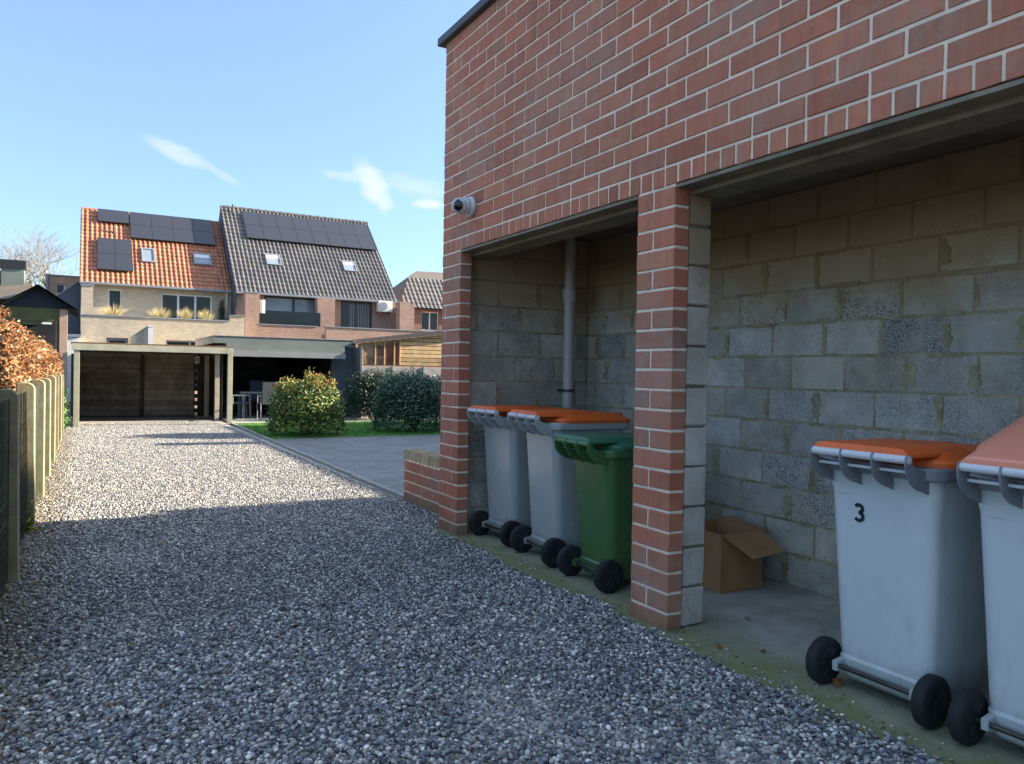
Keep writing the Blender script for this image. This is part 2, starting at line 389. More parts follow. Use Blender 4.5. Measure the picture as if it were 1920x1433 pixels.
em = wn('Mix', data_type='RGBA', blend_type='MULTIPLY'); em.inputs[0].default_value = 1.; nt.links.new(sky.outputs[0], em.inputs[6]); nt.links.new(elr.outputs[0], em.inputs[7]); nt.links.new(em.outputs[2], tintn.inputs[6]); tintn.inputs[7].default_value = (*SKY_GAIN, 1)
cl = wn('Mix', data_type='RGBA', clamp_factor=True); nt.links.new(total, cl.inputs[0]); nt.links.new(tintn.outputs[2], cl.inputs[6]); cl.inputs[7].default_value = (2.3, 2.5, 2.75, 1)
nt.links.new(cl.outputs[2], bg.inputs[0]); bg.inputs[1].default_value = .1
sc.view_settings.view_transform = 'Standard'; sc.view_settings.look = 'None'; sc.view_settings.exposure = 2.1; sc.view_settings.gamma = 1
sc.render.engine = 'CYCLES'
try: sc.cycles.max_bounces = 10; sc.cycles.diffuse_bounces = 6; sc.cycles.use_denoising = True
except Exception: pass

# ---------------------------------------------------------------- ground
def sheet(name, m, x0, x1, y0, y1, z, label=None, **k):
    o = MB().add([(x0, y0, z), (x1, y0, z), (x1, y1, z), (x0, y1, z)], [(0, 1, 2, 3)]).build(name, m); return tag(o, kind='structure')
sheet('ground', MT['earth'], -400, 400, -400, 400, -.03)
drive = MB().add([(-.55, -8, 0), (2.98, -8, 0), (2.98, 8, 0), (3.1, 23, 0), (-.55, 23, 0)], [(0, 1, 2, 3, 4)]).build('gravel_driveway', MT['bed']); tag(drive, kind='structure')
pv = MB().add([(2.96, 6.05, .006), (14, 6.05, .006), (14, 15.1, .006), (3.04, 15.1, .006)], [(0, 1, 2, 3)]).build('paving', MT['paver']); tag(pv, kind='structure')
slab = MB().box(2.6, 4.1, -3, 6.0, -.02, .018).build('garage_floor', MT['slab'], bevel=.006); tag(slab, kind='structure')
lw = MB().add([(3.08, 15.1, .01), (10, 15.1, .01), (10, 19.4, .01), (3.12, 19.4, .01)], [(0, 1, 2, 3)]).build('lawn', MT['lawn']); tag(lw, kind='structure')
tr = MB().box(3.14, 9.5, 19.4, 25, -.02, .03).build('terrace', MT['terrace']); tag(tr, kind='structure')
kb = MB(); y = 7.5
while y < 19.4:
    x = 2.95 + (y - 7.5) * .013; kb.cbox(x, x + .06, y, y + .99, -.05, .035, .006, (1, 1, 1), 0, .003); y += 1.0
tag(kb.build('kerb', MT['paleconc']), kind='structure')

# gravel stones
def ico(sub):
    bm = bmesh.new(); bmesh.ops.create_icosphere(bm, subdivisions=sub, radius=1); 
    V = np.array([v.co[:] for v in bm.verts]); Fc = np.array([[v.index for v in f.verts] for f in bm.faces]); bm.free(); return V, Fc
def stones(name, x0, x1, y0, y1, n, smin, smax, sub, zoff=.0, maskf=None, label=None):
    V0, F0 = ico(sub); xs = rng.uniform(x0, x1, n)
    ys = rng.uniform(y0, y1, n)
    if maskf is not None: k = maskf(xs, ys); xs, ys = xs[k], ys[k]
    n = len(xs); sz = rng.uniform(smin, smax, n) ** 1.0 * .5
    sc3 = np.stack([sz * rng.uniform(.8, 1.35, n), sz * rng.uniform(.7, 1.1, n), sz * rng.uniform(.45, .8, n)], 1)
    a = rng.uniform(0, 2 * np.pi, n); ti = rng.normal(0, .35, (n, 2))
    # lumpy shape: per-stone random low-frequency displacement
    V = np.repeat(V0[None], n, 0)
    for q in range(3):
        d = rng.normal(size=(n, 3)); d /= np.linalg.norm(d, axis=1)[:, None]
        dot = np.einsum('nvk,nk->nv', V, d); V = V * (1 - .18 * np.clip(dot - .35, 0, 1))[:, :, None]
    V = V * sc3[:, None, :]
    cx, sx_ = np.cos(ti[:, 0]), np.sin(ti[:, 0]); y_ = V[:, :, 1] * cx[:, None] - V[:, :, 2] * sx_[:, None]; z_ = V[:, :, 1] * sx_[:, None] + V[:, :, 2] * cx[:, None]; V[:, :, 1] = y_; V[:, :, 2] = z_
    cx, sx_ = np.cos(ti[:, 1]), np.sin(ti[:, 1]); x_ = V[:, :, 0] * cx[:, None] + V[:, :, 2] * sx_[:, None]; z_ = -V[:, :, 0] * sx_[:, None] + V[:, :, 2] * cx[:, None]; V[:, :, 0] = x_; V[:, :, 2] = z_
    ca, sa = np.cos(a), np.sin(a); x_ = V[:, :, 0] * ca[:, None] - V[:, :, 1] * sa[:, None]; y_ = V[:, :, 0] * sa[:, None] + V[:, :, 1] * ca[:, None]
    V[:, :, 0] = x_ + xs[:, None]; V[:, :, 1] = y_ + ys[:, None]
    relief = .010 * np.sin(xs * 2.1 + 1) * np.sin(ys * .8) + .008 * np.sin(xs * 5.3) * np.sin(ys * 3.7 + 1)
    V[:, :, 2] += (sc3[:, 2] * .5 + rng.uniform(0, .014, n) + zoff + relief * np.clip((10 - ys) / 4, .1, 1) + .004)[:, None]
    C = palette(n, [(.075, .078, .09), (.125, .13, .145), (.20, .205, .215), (.33, .32, .30), (.47, .445, .40), (.72, .68, .60), (.22, .16, .12)], [.14, .2, .25, .2, .13, .06, .02], .2)
    dirt = np.clip(1 - (xs + .45 + rng.uniform(-.15, .25, n)) / .35, 0, .7)[:, None]
    C = C * (1 - dirt) + np.array(lin('#6b5a34')) * dirt
    F = (F0[None] + (np.arange(n) * len(V0))[:, None, None]).reshape(-1, 3)
    return rawmesh(name, V.reshape(-1, 3), F, MT['stone'], np.repeat(C, len(F0), 0), smooth=True)
def drv(xs, ys):
    edge = np.where(ys < 6.05, 2.61 + .03 * np.sin(ys * 9) + rng.uniform(-.03, .05, len(xs)), 2.9 + .0 * xs)
    return (xs < edge) & ~((ys < 2.6) & (xs < ys * .03 - .5))
g1 = stones('gravel', -.5, 2.8, 1.3, 4.4, 58000, .009, .025, 2, maskf=drv)
g2 = stones('gravel', -.5, 2.95, 4.4, 8.5, 84000, .010, .025, 1, maskf=drv)
g3 = stones('gravel', -.5, 2.95, 8.5, 20.5, 118000, .012, .022, 1, zoff=-.008, maskf=drv)
dst = None
# one gravel object: join the three densities
def join(objs, name):
    me = bpy.data.meshes.new(name); bm = bmesh.new()
    Vs, Fs, Cs = [], [], []; k = 0
    for o in objs:
        m_ = o.data; v = np.empty(len(m_.vertices) * 3, np.float32); m_.vertices.foreach_get('co', v); f = np.empty(len(m_.loops), np.int32); m_.loops.foreach_get('vertex_index', f)
        c = np.empty(len(m_.polygons) * 4, np.float32); m_.attributes['tint'].data.foreach_get('color', c)
        Vs.append(v.reshape(-1, 3)); Fs.append(f.reshape(-1, 3) + k); Cs.append(c.reshape(-1, 4)[:, :3]); k += len(m_.vertices)
    mat = objs[0].data.materials[0]
    for o in objs: d = o.data; bpy.data.objects.remove(o); bpy.data.meshes.remove(d)
    bm.free(); bpy.data.meshes.remove(me)
    return rawmesh(name, np.concatenate(Vs), np.concatenate(Fs), mat, np.concatenate(Cs), smooth=True)
gv = join([g1, g2, g3], 'gravel'); tag(gv, 'loose grey and white gravel chippings covering the driveway', 'gravel', kind='stuff')
# crumbs and chips strewn over the slab edge
n = 260; V0, F0 = ico(1)
ys = rng.uniform(.8, 5.9, n); xs = 2.66 + rng.exponential(.09, n); s = rng.uniform(.003, .009, n)
V = V0[None] * s[:, None, None] * np.array([1, .8, .6]) + np.stack([xs, ys, np.full(n, .02)], 1)[:, None, :]
F_ = (F0[None] + (np.arange(n) * len(V0))[:, None, None]).reshape(-1, 3)
cr = rawmesh('debris', V.reshape(-1, 3), F_, MT['stone'], np.repeat(palette(n, ['#8d8a7c', '#5f5a3e', '#b7b3a6', '#4d3f2c']), len(F0), 0), smooth=True)
tag(cr, 'small chips and dirt strewn along the mossy concrete edge', 'debris', kind='stuff')

# lawn blades
n = 26000; P = np.stack([rng.uniform(3.12, 9, n), rng.uniform(15.12, 19.4, n), np.full(n, .012)], 1)
hgt = rng.uniform(.02, .05, n); a = rng.uniform(0, 6.28, n); dx = np.stack([np.cos(a), np.sin(a), 0 * a], 1) * .004; ln = rng.normal(0, .012, (n, 3)); ln[:, 2] = 0
V = np.stack([P - dx, P + dx, P + ln + np.stack([0 * a, 0 * a, hgt], 1)], 1).reshape(-1, 3)
gr = rawmesh('grass', V, np.arange(3 * n).reshape(-1, 3), MT['grass'], palette(n, ['#5a9034', '#4a7f2e', '#70a048', '#3a6a26'])); tag(gr, 'bright green short grass in front of the veranda', 'grass', kind='stuff')

# ---------------------------------------------------------------- brick garage
G = thing('garage', 'tall red brick garage building with two open bays full of bins', 'building', (2.66, 6.03, 0))
GO = Vector((2.66, 6.03, 0))
class GMB(MB):
    def build(s, name, m, parent=None, **k):
        s.v = [(x - GO.x, y - GO.y, z - GO.z) for x, y, z in s.v] if parent is G else s.v
        return super().build(name, m, parent, **k)
CH = 2.34 / 22; JT = .0132; X0 = 2.66
def btint():
    t = random.random(); k = random.uniform(.9, 1.1)
    c = (1, 1, 1) if t < .62 else ((.88, .98, 1.02) if t < .8 else ((1.05, 1.15, 1.12) if t < .9 else (.84, .8, .82)))
    return tuple(k * q for q in c)
fb = GMB()
def brick(mb, y0, y1, z0, z1, x0=X0, x1=X0 + .1):
    dx = random.uniform(-.0015, .0015)
    mb.cbox(x0 + dx, x1, y0 + JT / 2, y1 - JT / 2, z0 + JT / 2, z1 - JT / 2, .0035, btint(), 0, .0016)
YF, YN = 6.03, -4.0
PIL = [(5.66, YF), (3.07, 3.39), (.15, .47)]
for pi, (a, b) in enumerate(PIL):
    for r in range(22):
        z0, z1 = r * CH, (r + 1) * CH
        if pi == 0: cuts = [a, a + .30, b] if r % 2 else [a, a + .12, b]
        else: cuts = [a, b] if r % 2 == 0 else [a, a + .18, b]
        for c0, c1 in zip(cuts[:-1], cuts[1:]): brick(fb, c0, c1, z0, z1)
for r in range(22):           # plain wall behind the camera
    z0, z1 = r * CH, (r + 1) * CH; y = .15
    y1 = .15
    while y1 > YN:
        y0 = max(YN, y1 - (.3 if (y1 < .15 or r % 2) else .15)); brick(fb, y0, y1, z0, z1); y1 = y0
y = .14 + .1 * math.ceil((YN - .14) / .1) + .1
zh0, zh1 = 2.34, 2.34 + .108
yy = [YN] + [q for q in np.arange(y, YF - .03, .1003)] + [YF]
for c0, c1 in zip(yy[:-1], yy[1:]): brick(fb, c0, c1, zh0, zh1)
rows = 15; zz = zh1
for r in range(rows + 1):
    z0 = zh1 + r * CH; z1 = min(z0 + CH, 4.13); off = .14 if r % 2 == 0 else -.01
    q = [YN] + [v for v in np.arange(off - 4.2, YF - .03, .3009) if v > YN + .05] + [YF]
    for c0, c1 in zip(q[:-1], q[1:]): brick(fb, c0, c1, z0, z1)
fb.build('brickwork', MT['brick'], G)
mo = GMB()
for a, b in PIL: mo.box(X0 + .0048, X0 + .098, a + .0095, b - .0095, 0, 2.351)
mo.box(X0 + .0048, X0 + .098, YN + .01, .15, 0, 2.351); mo.box(X0 + .0048, X0 + .098, YN + .01, YF - .0095, 2.3515, 4.13)
mo.build('mortar', MT['mortar'], G)
# end wall, roof deck, back of the building
ew = GMB(); ew.box(X0 + .11, 20, YF - .12, YF - .01, 0, 4.13); ew.box(12.9, 20, 0, YF - .02, 4.14, 4.95); ew.build('end_wall', MT['dark_wall'], G)
rd = GMB(); rd.box(X0 + .1, 20, YN, YF - .12, 4.0, 4.12); rd.box(X0 + .1, 20, YN, YN + .1, 0, 4.0); rd.box(19.9, 20, YN + .1, YF - .13, 0, 4.0); rd.build('roof', MT['coping'], G)
cp = GMB(); cp.box(X0 - .05, X0 + .3, YN, YF + .07, 4.13, 4.195); cp.box(X0 + .3, 20.05, YF - .25, YF + .07, 4.13, 4.195); cp.build('coping', MT['coping'], G, bevel=.006)
ln_ = GMB(); ln_.box(X0 + .006, X0 + .19, .47, 3.07, 2.325, 2.3425); ln_.box(X0 + .006, X0 + .19, 3.39, 5.66, 2.325, 2.3425)
ln_.box(X0 + .105, X0 + .30, .4, 5.78, 2.30, 2.52); ln_.build('lintel', MT['soffit'], G)
ce = GMB(); ce.box(X0 + .1, 4.2, -.5, 5.9, 2.56, 2.66); ce.build('ceiling', MT['ceil'], G)
# block walls
JOINTS = []
def blockrow(mb, axis, a0, a1, fixed, z0, z1, off, depth=.1, sgn=1, L=.4, gap=.012):
    a = a0 - off
    while a < a1:
        b = a + L * random.choice([1, 1, 1, .98, 1.02]); c0, c1 = max(a, a0), min(b, a1)
        if c1 - c0 > .03:
            k = random.uniform(.78, 1.08); hue = random.choice([(1, 1, 1), (.97, 1, 1.02), (1.03, 1, .94), (.98, 1.01, .97)])
            g = random.choice([.15, .25, .3, .35, .5, .8]); d = random.uniform(0, .002); gg = gap * random.uniform(.5, 1.3)
            q0, q1 = c0 + gg / 2, c1 - gg / 2
            f0, f1 = (fixed + d, fixed + depth) if sgn > 0 else (fixed - depth, fixed - d)
            if c1 < a1 - .02: JOINTS.append((axis, c1, (z0 + z1) / 2, fixed))
            args = (f0, f1, q0, q1) if axis == 'y' else (q0, q1, f0, f1)
            mb.cbox(*args, z0 + gap * .4, z1 - gap * .4, .005, tuple(k * h for h in hue), g, .001)
        a = b
BH = .213; wb = GMB()
XB, YS = 4.0, 5.78
for r in range(12): blockrow(wb, 'y', .3, YS, XB, r * BH, min((r + 1) * BH, 2.556), .21 * (r % 2) + random.uniform(0, .04))
wb.build('back_wall', MT['block'], G)
SMEAR = GMB()
def smear(axis, a, z, w, h, f):
    n_ = 9; pts = []
    for i in range(n_): pts.append((a + w * random.uniform(.3, 1.15), z - h + 2 * h * i / (n_ - 1) + random.uniform(-.006, .006)))
    for i in range(n_): pts.append((a - w * random.uniform(.3, 1.15), z + h - 2 * h * i / (n_ - 1) + random.uniform(-.006, .006)))
    c_ = (random.uniform(.75, 1.1),) * 3
    if axis == 'y': SMEAR.loft([[(f + .004, p, q) for p, q in pts], [(f - .0022, p, q) for p, q in pts]], c_)
    else: SMEAR.loft([[(p, f + .004, q) for p, q in pts], [(p, f - .0022, q) for p, q in pts]], c_)
for r in range(1, 12):
    for q in range(34):
        if random.random() < .4: a_ = .5 + q * .155; SMEAR.cbox(XB - .0018, XB + .004, a_, a_ + random.uniform(.06, .2), r * BH - random.uniform(.006, .018), r * BH + random.uniform(.004, .02), .0015, (1, 1, 1), 0, .0015)
wsd = GMB()
for r in range(12): blockrow(wsd, 'x', X0 + .115, XB - .005, YS, r * BH, min((r + 1) * BH, 2.556), .21 * ((r + 1) % 2) + .1)
wsd.build('side_wall', MT['block'], G)
for ax_, a_, z_, f_ in JOINTS:
    if random.random() < .62: smear(ax_, a_ + random.uniform(-.02, .02), z_ + random.uniform(-.02, .02), random.uniform(.012, .045), random.uniform(.05, .1), f_)
bmm = SMEAR; bmm.box(XB + .0035, XB + .09, .3, YS + .2, 0, 2.556); bmm.box(X0 + .112, XB + .003, YS + .0035, YS + .09, 0, 2.556); bmm.box(X0 + .102, XB, .2, .3, 0, 2.556); bmm.build('block_mortar', MT['bmortar'], G)
pr = GMB()
for r in range(11): pr.cbox(X0 + .114, X0 + .262, 3.085, 3.27, r * BH + .006 + .018, (r + 1) * BH - random.uniform(.004, .012) + .018, .007, tuple([random.uniform(.9, 1.05)] * 3), .12, .003)
pr.build('block_pier', MT['block'], G)
pr2 = GMB(); pr2.box(X0 + .125, X0 + .25, 3.1, 3.26, .02, 2.3); pr2.box(X0 + .1, X0 + .112, 3.1, 3.3, 0, 2.3); pr2.build('pier_joint', MT['ceil'], G)
# pvc drain pipe in the back corner
pp = GMB(); pp.tube([(3.69, 5.62, .02), (3.69, 5.62, 2.56)], .055, 24); pp.tube([(3.69, 5.62, 1.98), (3.69, 5.62, 2.08)], .062, 24)
pipe = thing('drain_pipe', 'grey plastic drain pipe standing in the corner behind the orange lidded bins', 'pipe', (3.69, 5.62, 0))
m_ = MB(); m_.tube([(0, 0, .02), (0, 0, 2.56)], .047, 28); m_.build('tube', MT['pvc'], pipe, smooth=False, bevel=.001)
m_ = MB(); m_.tube([(0, 0, 1.98), (0, 0, 2.0), (0, 0, 2.08), (0, 0, 2.1)], [.055, .06, .06, .055], 28); m_.build('socket', MT['pvc'], pipe)
m_ = MB(); m_.box(-.01, .01, .05, .158, 1.2, 1.215); m_.tube([(0, 0, 1.195), (0, 0, 1.22)], .058, 28); m_.build('clamp', MT['steel'], pipe)
# timber/post in dark corner
# security camera
SC = thing('security_camera', 'white dome security camera fixed high on the brick corner', 'camera', (2.66, 5.47, 2.655)); SC.scale = (1.2,) * 3
m_ = MB(); m_.tube([(-.0, 0, 0), (-.018, 0, 0), (-.03, 0, 0), (-.034, 0, 0)], [.066, .066, .06, .05], 32); o = m_.build('mount', MT['camwhite'], SC, smooth=True)
m_ = MB(); m_.tube([(-.03, 0, 0), (-.05, 0, 0), (-.07, .004, 0), (-.085, .006, 0)], [.055, .056, .05, .03], 32); m_.build('collar', MT['camwhite'], SC, smooth=True)
d = Vector((-.66, -.74, -.13)).normalized(); c0 = Vector((-.088, -.004, -.004))
m_ = MB(); prof = [(-.045, .02), (-.035, .04), (-.015, .05), (.01, .052), (.03, .05), (.042, .046), (.046, .038), (.04, .034)]
m_.tube([c0 + d * a for a, r in prof], [r for a, r in prof], 32); m_.build('ball', MT['camwhite'], SC, smooth=True)
m_ = MB(); m_.tube([c0 + d * a for a in (.03, .044, .049)], [.038, .037, .022], 28); m_.build('lens', MT['lens'], SC, smooth=True)

# ---------------------------------------------------------------- low planter wall
pw = thing('planter_wall', 'low brick planter wall with yellowish coping beside the paved yard', 'wall', (2.9, 7.47, 0))
pb = MB(); pm = MB(); px0, py1 = 0., 0.
def prow(r, z0, z1):
    L = 1.40; y = -.15 * (r % 2)
    q = [0.] + [v for v in np.arange(.3 - .15 * (r % 2), L, .3) if v > .05] + [L]
    for a, b in zip(q[:-1], q[1:]): pb.cbox(0, .1, -b + JT / 2, -a - JT / 2, z0 + JT / 2, z1 - JT / 2, .0035, btint(), 0, .001)
    q = [.104, .29 if r % 2 else .2, .42]
    for a, b in zip(q[:-1], q[1:]): pb.cbox(a, b - JT, -.1, 0, z0 + JT / 2, z1 - JT / 2, .0035, btint(), 0, .001)
for r in range(4): prow(r, .012 + r * CH, .012 + (r + 1) * CH)
pm.box(.0045, .098, -1.4, -.0095, -.02, .437); pm.box(.099, .41, -.098, -.0098, -.02, .437)
pb.build('brickwork', MT['brick'], pw); pm.build('mortar', MT['mortar'], pw)
pc = MB(); q = -.0
for i in range(13): pc.cbox(-.008, .2, -.008 - (i + 1) * .105 + .11, -i * .105 + .095 - .004 + .005 - .09 + .005, .442, .54, .004, (random.uniform(.85, 1.1),) * 3, 0, .001)
pc.build('coping', simple('sunlit_yellow_brick', '#c9bb98', .9, .35, 12, .4, tint=True), pw)  # yellowish brick, lightened so its colour carries the sunlight on the top
soilp = MB().box(.1, .42, -1.4, -.1, 0, .40).build('soil', MT['earth'], pw)

# ---------------------------------------------------------------- wheelie bins
def rrect(x0, x1, hw, r, z, n=5, zf=None):
    pts = []
    for cx, cy, a0 in ((x1 - r, hw - r, 0), (x0 + r, hw - r, 90), (x0 + r, -hw + r, 180), (x1 - r, -hw + r, 270)):
        for i in range(n + 1):
            a = R_(a0 + 90 * i / n); pts.append((cx + r * math.cos(a), cy + r * math.sin(a), z))
    return pts
def make_bin(label, bodym, lidm, loc, rz, rimm=None, D=.63, HW=.265, Z=.985, lid_open=0., number=None, group=None, handlem=None):
    t = thing('wheelie_bin', label, 'bin', loc, rz, group); rimm = rimm or bodym; handlem = handlem or rimm
    b = MB(); zt = Z - .03; hb = HW * .77; db = D * .76
    b.loft([rrect(.07, db - .02, hb - .02, .05, .045), rrect(.055, db, hb, .055, .06), rrect(.045, db + .004, hb + .006, .055, .135), rrect(.055, db + .006, hb + .004, .055, .145),
            rrect(.012, D - .05, HW - .028, .06, zt - .10), rrect(.008, D - .04, HW - .022, .06, zt - .07), rrect(.004, D - .035, HW - .02, .06, zt)])
    b.build('body', bodym, t, bevel=.004)
    r = MB(); r.loft([rrect(-.012, D, HW, .07, zt - .012), rrect(-.016, D + .006, HW + .006, .075, zt - .004), rrect(-.016, D + .006, HW + .006, .075, Z + .004), rrect(-.01, D, HW, .07, Z + .01)])
    r.build('rim', rimm, t, bevel=.003)
    hy = HW * .82; hz = Z + .045; hx = -.118
    h = MB(); h.tube([(hx, -hy, hz), (hx, hy, hz)], .0165, 18); h.tube([(hx + .035, -hy + .01, hz - .05), (hx + .035, hy - .01, hz - .05)], .007, 10)
    h.build('handle', handlem, t, smooth=False, bevel=.002)
    for k in range(4):
        yk = -hy + .004 + (2 * hy - .008) * k / 3
        arc = [(hx - .019 , hz + .012), (hx - .021, hz - .02)]
        for i in range(1, 8):
            a = i / 8; arc.append((hx - .021 + (.0 - hx + .021 + .008) * (1 - math.cos(a * math.pi / 2)) ** 1.0, hz - .02 - (.11) * math.sin(a * math.pi / 2)))
        poly = arc + [(.006, hz - .138), (.012, hz - .138), (.012, hz - .05), (hx + .05, hz - .035), (hx + .02, hz - .018), (hx + .018, hz + .012), (hx, hz + .02)]
        m = MB(); m.prism([(p[0], p[1]) for p in poly], 1, yk - .003, yk + .003); m.build('bracket', rimm, t)
    # lid, hinged on the handle bar
    lid = bpy.data.objects.new('lid_hinge', None)
    L = MB(); z = Z - hz
    def mp(pts): return [(x - hx, y, zz) for x, y, zz in pts]
    outer = lambda e, zz: mp(rrect(.035 - e * .3, D + .012 + e, HW + .004 + e, .085, zz, 6))
    zb = Z + .006 - hz
    L.loft([outer(.004, zb), outer(.008, zb + .022), outer(0, zb + .03), outer(-.035, zb + .04), outer(-.05, zb + .058), outer(-.09, zb + .066)], cap0=True)
    # hood over the hinge, narrower than the lid, flowing forwards
    w0 = hy - .004; x1 = D * .50
    def hood(dz, e):
        return [(-.004 + e * .2, -w0 + e, dz), (.10, -w0 + e, dz), (x1 * .9 - hx, -w0 + e, dz), (x1 * 1.25 - hx - e, -w0 * .62 + e, dz), (x1 * 1.25 - hx - e, w0 * .62 - e, dz), (x1 * .9 - hx, w0 - e, dz), (.10, w0 - e, dz), (-.004 + e * .2, w0 - e, dz)]
    L.loft([hood(.004, 0), hood(zb + .056, .0), hood(zb + .076, .022), hood(zb + .08, .05)])
    L.tube([(0, -hy + .012, .0), (0, hy - .012, .0)], .0, 4, caps=False) if False else None
    lo = L.build('lid', lidm, t, bevel=.005, seg=3); lo.location = (hx, 0, hz); lo.rotation_euler = (0, -lid_open, 0)
    for yk in (-.09, .09):
        gp = MB(); gp.cbox(D - hx - .06, D - hx + .03, yk - .02, yk + .02, zb + .04, zb + .062, .006); gp.build('lid_grip', lidm, lo, bevel=.004)
    # axle and wheels
    ax = .018; wr = .101
    a = MB(); a.tube([(ax, -HW + .02, wr), (ax, HW - .02, wr)], .0105, 12); a.build('axle', MT['steel'], t)
    for yk in (-hb + .03, hb - .03):
        a = MB(); a.prism([(ax - .018, wr - .02), (ax - .018, wr + .02), (.065, wr + .03), (.065, wr - .035)], 1, yk - .012, yk + .012); a.build('axle_bracket', bodym, t)
    for sgn in (-1, 1):
        yc = sgn * (HW - .025)
        ty = MB(); pr_ = [(-.026, wr * .62), (-.026, wr * .9), (-.018, wr * .985), (0, wr), (.018, wr * .985), (.026, wr * .9), (.026, wr * .62)]
        ty.tube([(ax, yc + a_, wr) for a_, _ in pr_], [r_ for _, r_ in pr_], 40, caps=True)
        wo = ty.build('wheel', MT['rubber'], t, smooth=True)
        hbm = MB()
        hbm.tube([(ax, yc - .029, wr), (ax, yc + .029, wr)], wr * .24, 20)
        for q in range(6):
            an = q * math.pi / 3; c_, s_ = math.cos(an), math.sin(an)
            for sg in (-1, 1):
                p0 = Vector((ax + c_ * wr * .2, yc + sg * .0275, wr + s_ * wr * .2)); p1 = Vector((ax + c_ * wr * .6, yc + sg * .0275, wr + s_ * wr * .6)); hbm.tube([p0, p1], .0035, 6)
        for sg in (-1, 1):
            hbm.tube([(ax, yc + sg * .0262, wr), (ax, yc + sg * .0275, wr)], wr * .62, 32)
        hbm.build('hub', MT['hub'], wo)
    if number:
        mm = MB(); R1, wd = .0158, .0078
        path = [(R1 * 1.05 * math.cos(R_(a)), .0165 + R1 * math.sin(R_(a)) + .0165) for a in range(155, -86, -12)] + [(R1 * 1.15 * math.cos(R_(a)), -.0005 + R1 * 1.05 * math.sin(R_(a))) for a in range(85, -160, -12)]
        pin = [Vector((p[0], p[1], 0)) for p in path]; L1, L2 = [], []
        for i_, p in enumerate(pin):
            d_ = (pin[min(i_ + 1, len(pin) - 1)] - pin[max(i_ - 1, 0)]).normalized(); nn_ = Vector((-d_.y, d_.x, 0)) * wd; L1.append(p + nn_); L2.append(p - nn_)
        vs_ = [tuple(v) for v in L1 + L2]; k_ = len(L1); mm.add(vs_, [(i_, i_ + 1, k_ + i_ + 1, k_ + i_) for i_ in range(k_ - 1)])
        no = mm.build('numeral', MT['number'], t)
        a7 = math.atan2(.04, .72); Mx = Matrix(((0, -math.sin(a7), -math.cos(a7), .0155), (-1, 0, 0, .085), (0, math.cos(a7), -math.sin(a7), .757), (0, 0, 0, 1))); no.matrix_local = Mx
    return t
B_grey = m_bin('grey_bin', '#9ba1a0', .26); B_pale = m_bin('pale_grey_bin', '#b8bfbf', .36, .6); B_green = m_bin('green_bin', '#40653c', .26, .3)
L_or = m_bin('orange_lid', '#dc6428', .42, .35, False); L_fade = m_bin('faded_orange_lid', '#e8957a', .42, .2, False); L_gr = m_bin('green_lid', '#376b52', .4, .25, False)
H_pale = m_bin('pale_rim', '#c6c7ca', .4, .3, False)
R_mid = m_bin('grey_rim', '#777b81', .4, .3, False)  # grey darkened to hold the shade on the brackets under the handle
GB = 'grey wheelie bins with orange lids'
make_bin('grey orange lidded wheelie bin next to the outermost brick corner', B_grey, L_or, (2.845, 5.365, .018), R_(3), group=GB, handlem=H_pale, HW=.265)
make_bin('grey orange lidded wheelie bin squeezed against the green bin', B_grey, L_or, (2.835, 4.70, .018), R_(-3), group=GB, handlem=H_pale, HW=.265)
make_bin('smaller dark green wheelie bin with a green lid', B_green, L_gr, (2.80, 4.01, .018), R_(-2), D=.5, HW=.245, Z=.862)
make_bin('pale grey bin with orange lid and a black 3 on it', B_pale, L_or, (2.83, 2.01, .018), R_(1), number='3', group=GB, rimm=R_mid, handlem=H_pale)
make_bin('pale bin whose faded salmon lid stands ajar at the frame edge', B_pale, L_fade, (2.835, 1.385, .018), R_(1), lid_open=R_(19), group=GB, rimm=R_mid, handlem=H_pale)

# ---------------------------------------------------------------- cardboard box
cb = thing('cardboard_box', 'open brown cardboard box on the concrete floor behind the pillar', 'box', (3.60, 3.67, .02), R_(-2))
hx_, hy_, H_ = .17, .205, .36
m = MB(); tk = .004
m.box(-hx_, hx_, -hy_, -hy_ + tk, 0, H_); m.box(-hx_, hx_, hy_ - tk, hy_, 0, H_); m.box(-hx_, -hx_ + tk, -hy_ + tk, hy_ - tk, 0, H_); m.box(hx_ - tk, hx_, -hy_ + tk, hy_ - tk, 0, H_); m.box(-hx_ + tk, hx_ - tk, -hy_ + tk, hy_ - tk, .002, .008)
m.build('carton', MT['card'], cb)
def flap(p0, p1, q1, q0):
    p0, p1, q1, q0 = map(Vector, (p0, p1, q1, q0)); nn = (p1 - p0).cross(q0 - p0).normalized() * .004
    mm = MB(); mm.loft([[p0, p1, q1, q0], [p0 + nn, p1 + nn, q1 + nn, q0 + nn]]); mm.build('flap', MT['card'], cb)
flap((-hx_ + .005, -hy_, H_), (hx_, -hy_, H_), (hx_ + .02, -hy_ - .16, H_ - .10), (-hx_ + .10, -hy_ - .17, H_ - .12))
flap((-hx_, hy_, H_), (hx_, hy_, H_), (hx_ - .03, hy_ - .03, H_ + .14), (-hx_ + .03, hy_ - .03, H_ + .14)) if False else None
flap((-hx_, hy_, H_), (hx_, hy_, H_), (hx_, hy_ + .05, H_ - .14 + .12), (-hx_, hy_ + .05, H_ + .01))
flap((hx_, -hy_ + .01, H_), (hx_, hy_ - .01, H_), (hx_ + .12, hy_ - .01, H_ + .02), (hx_ + .12, -hy_ + .03, H_ - .03))
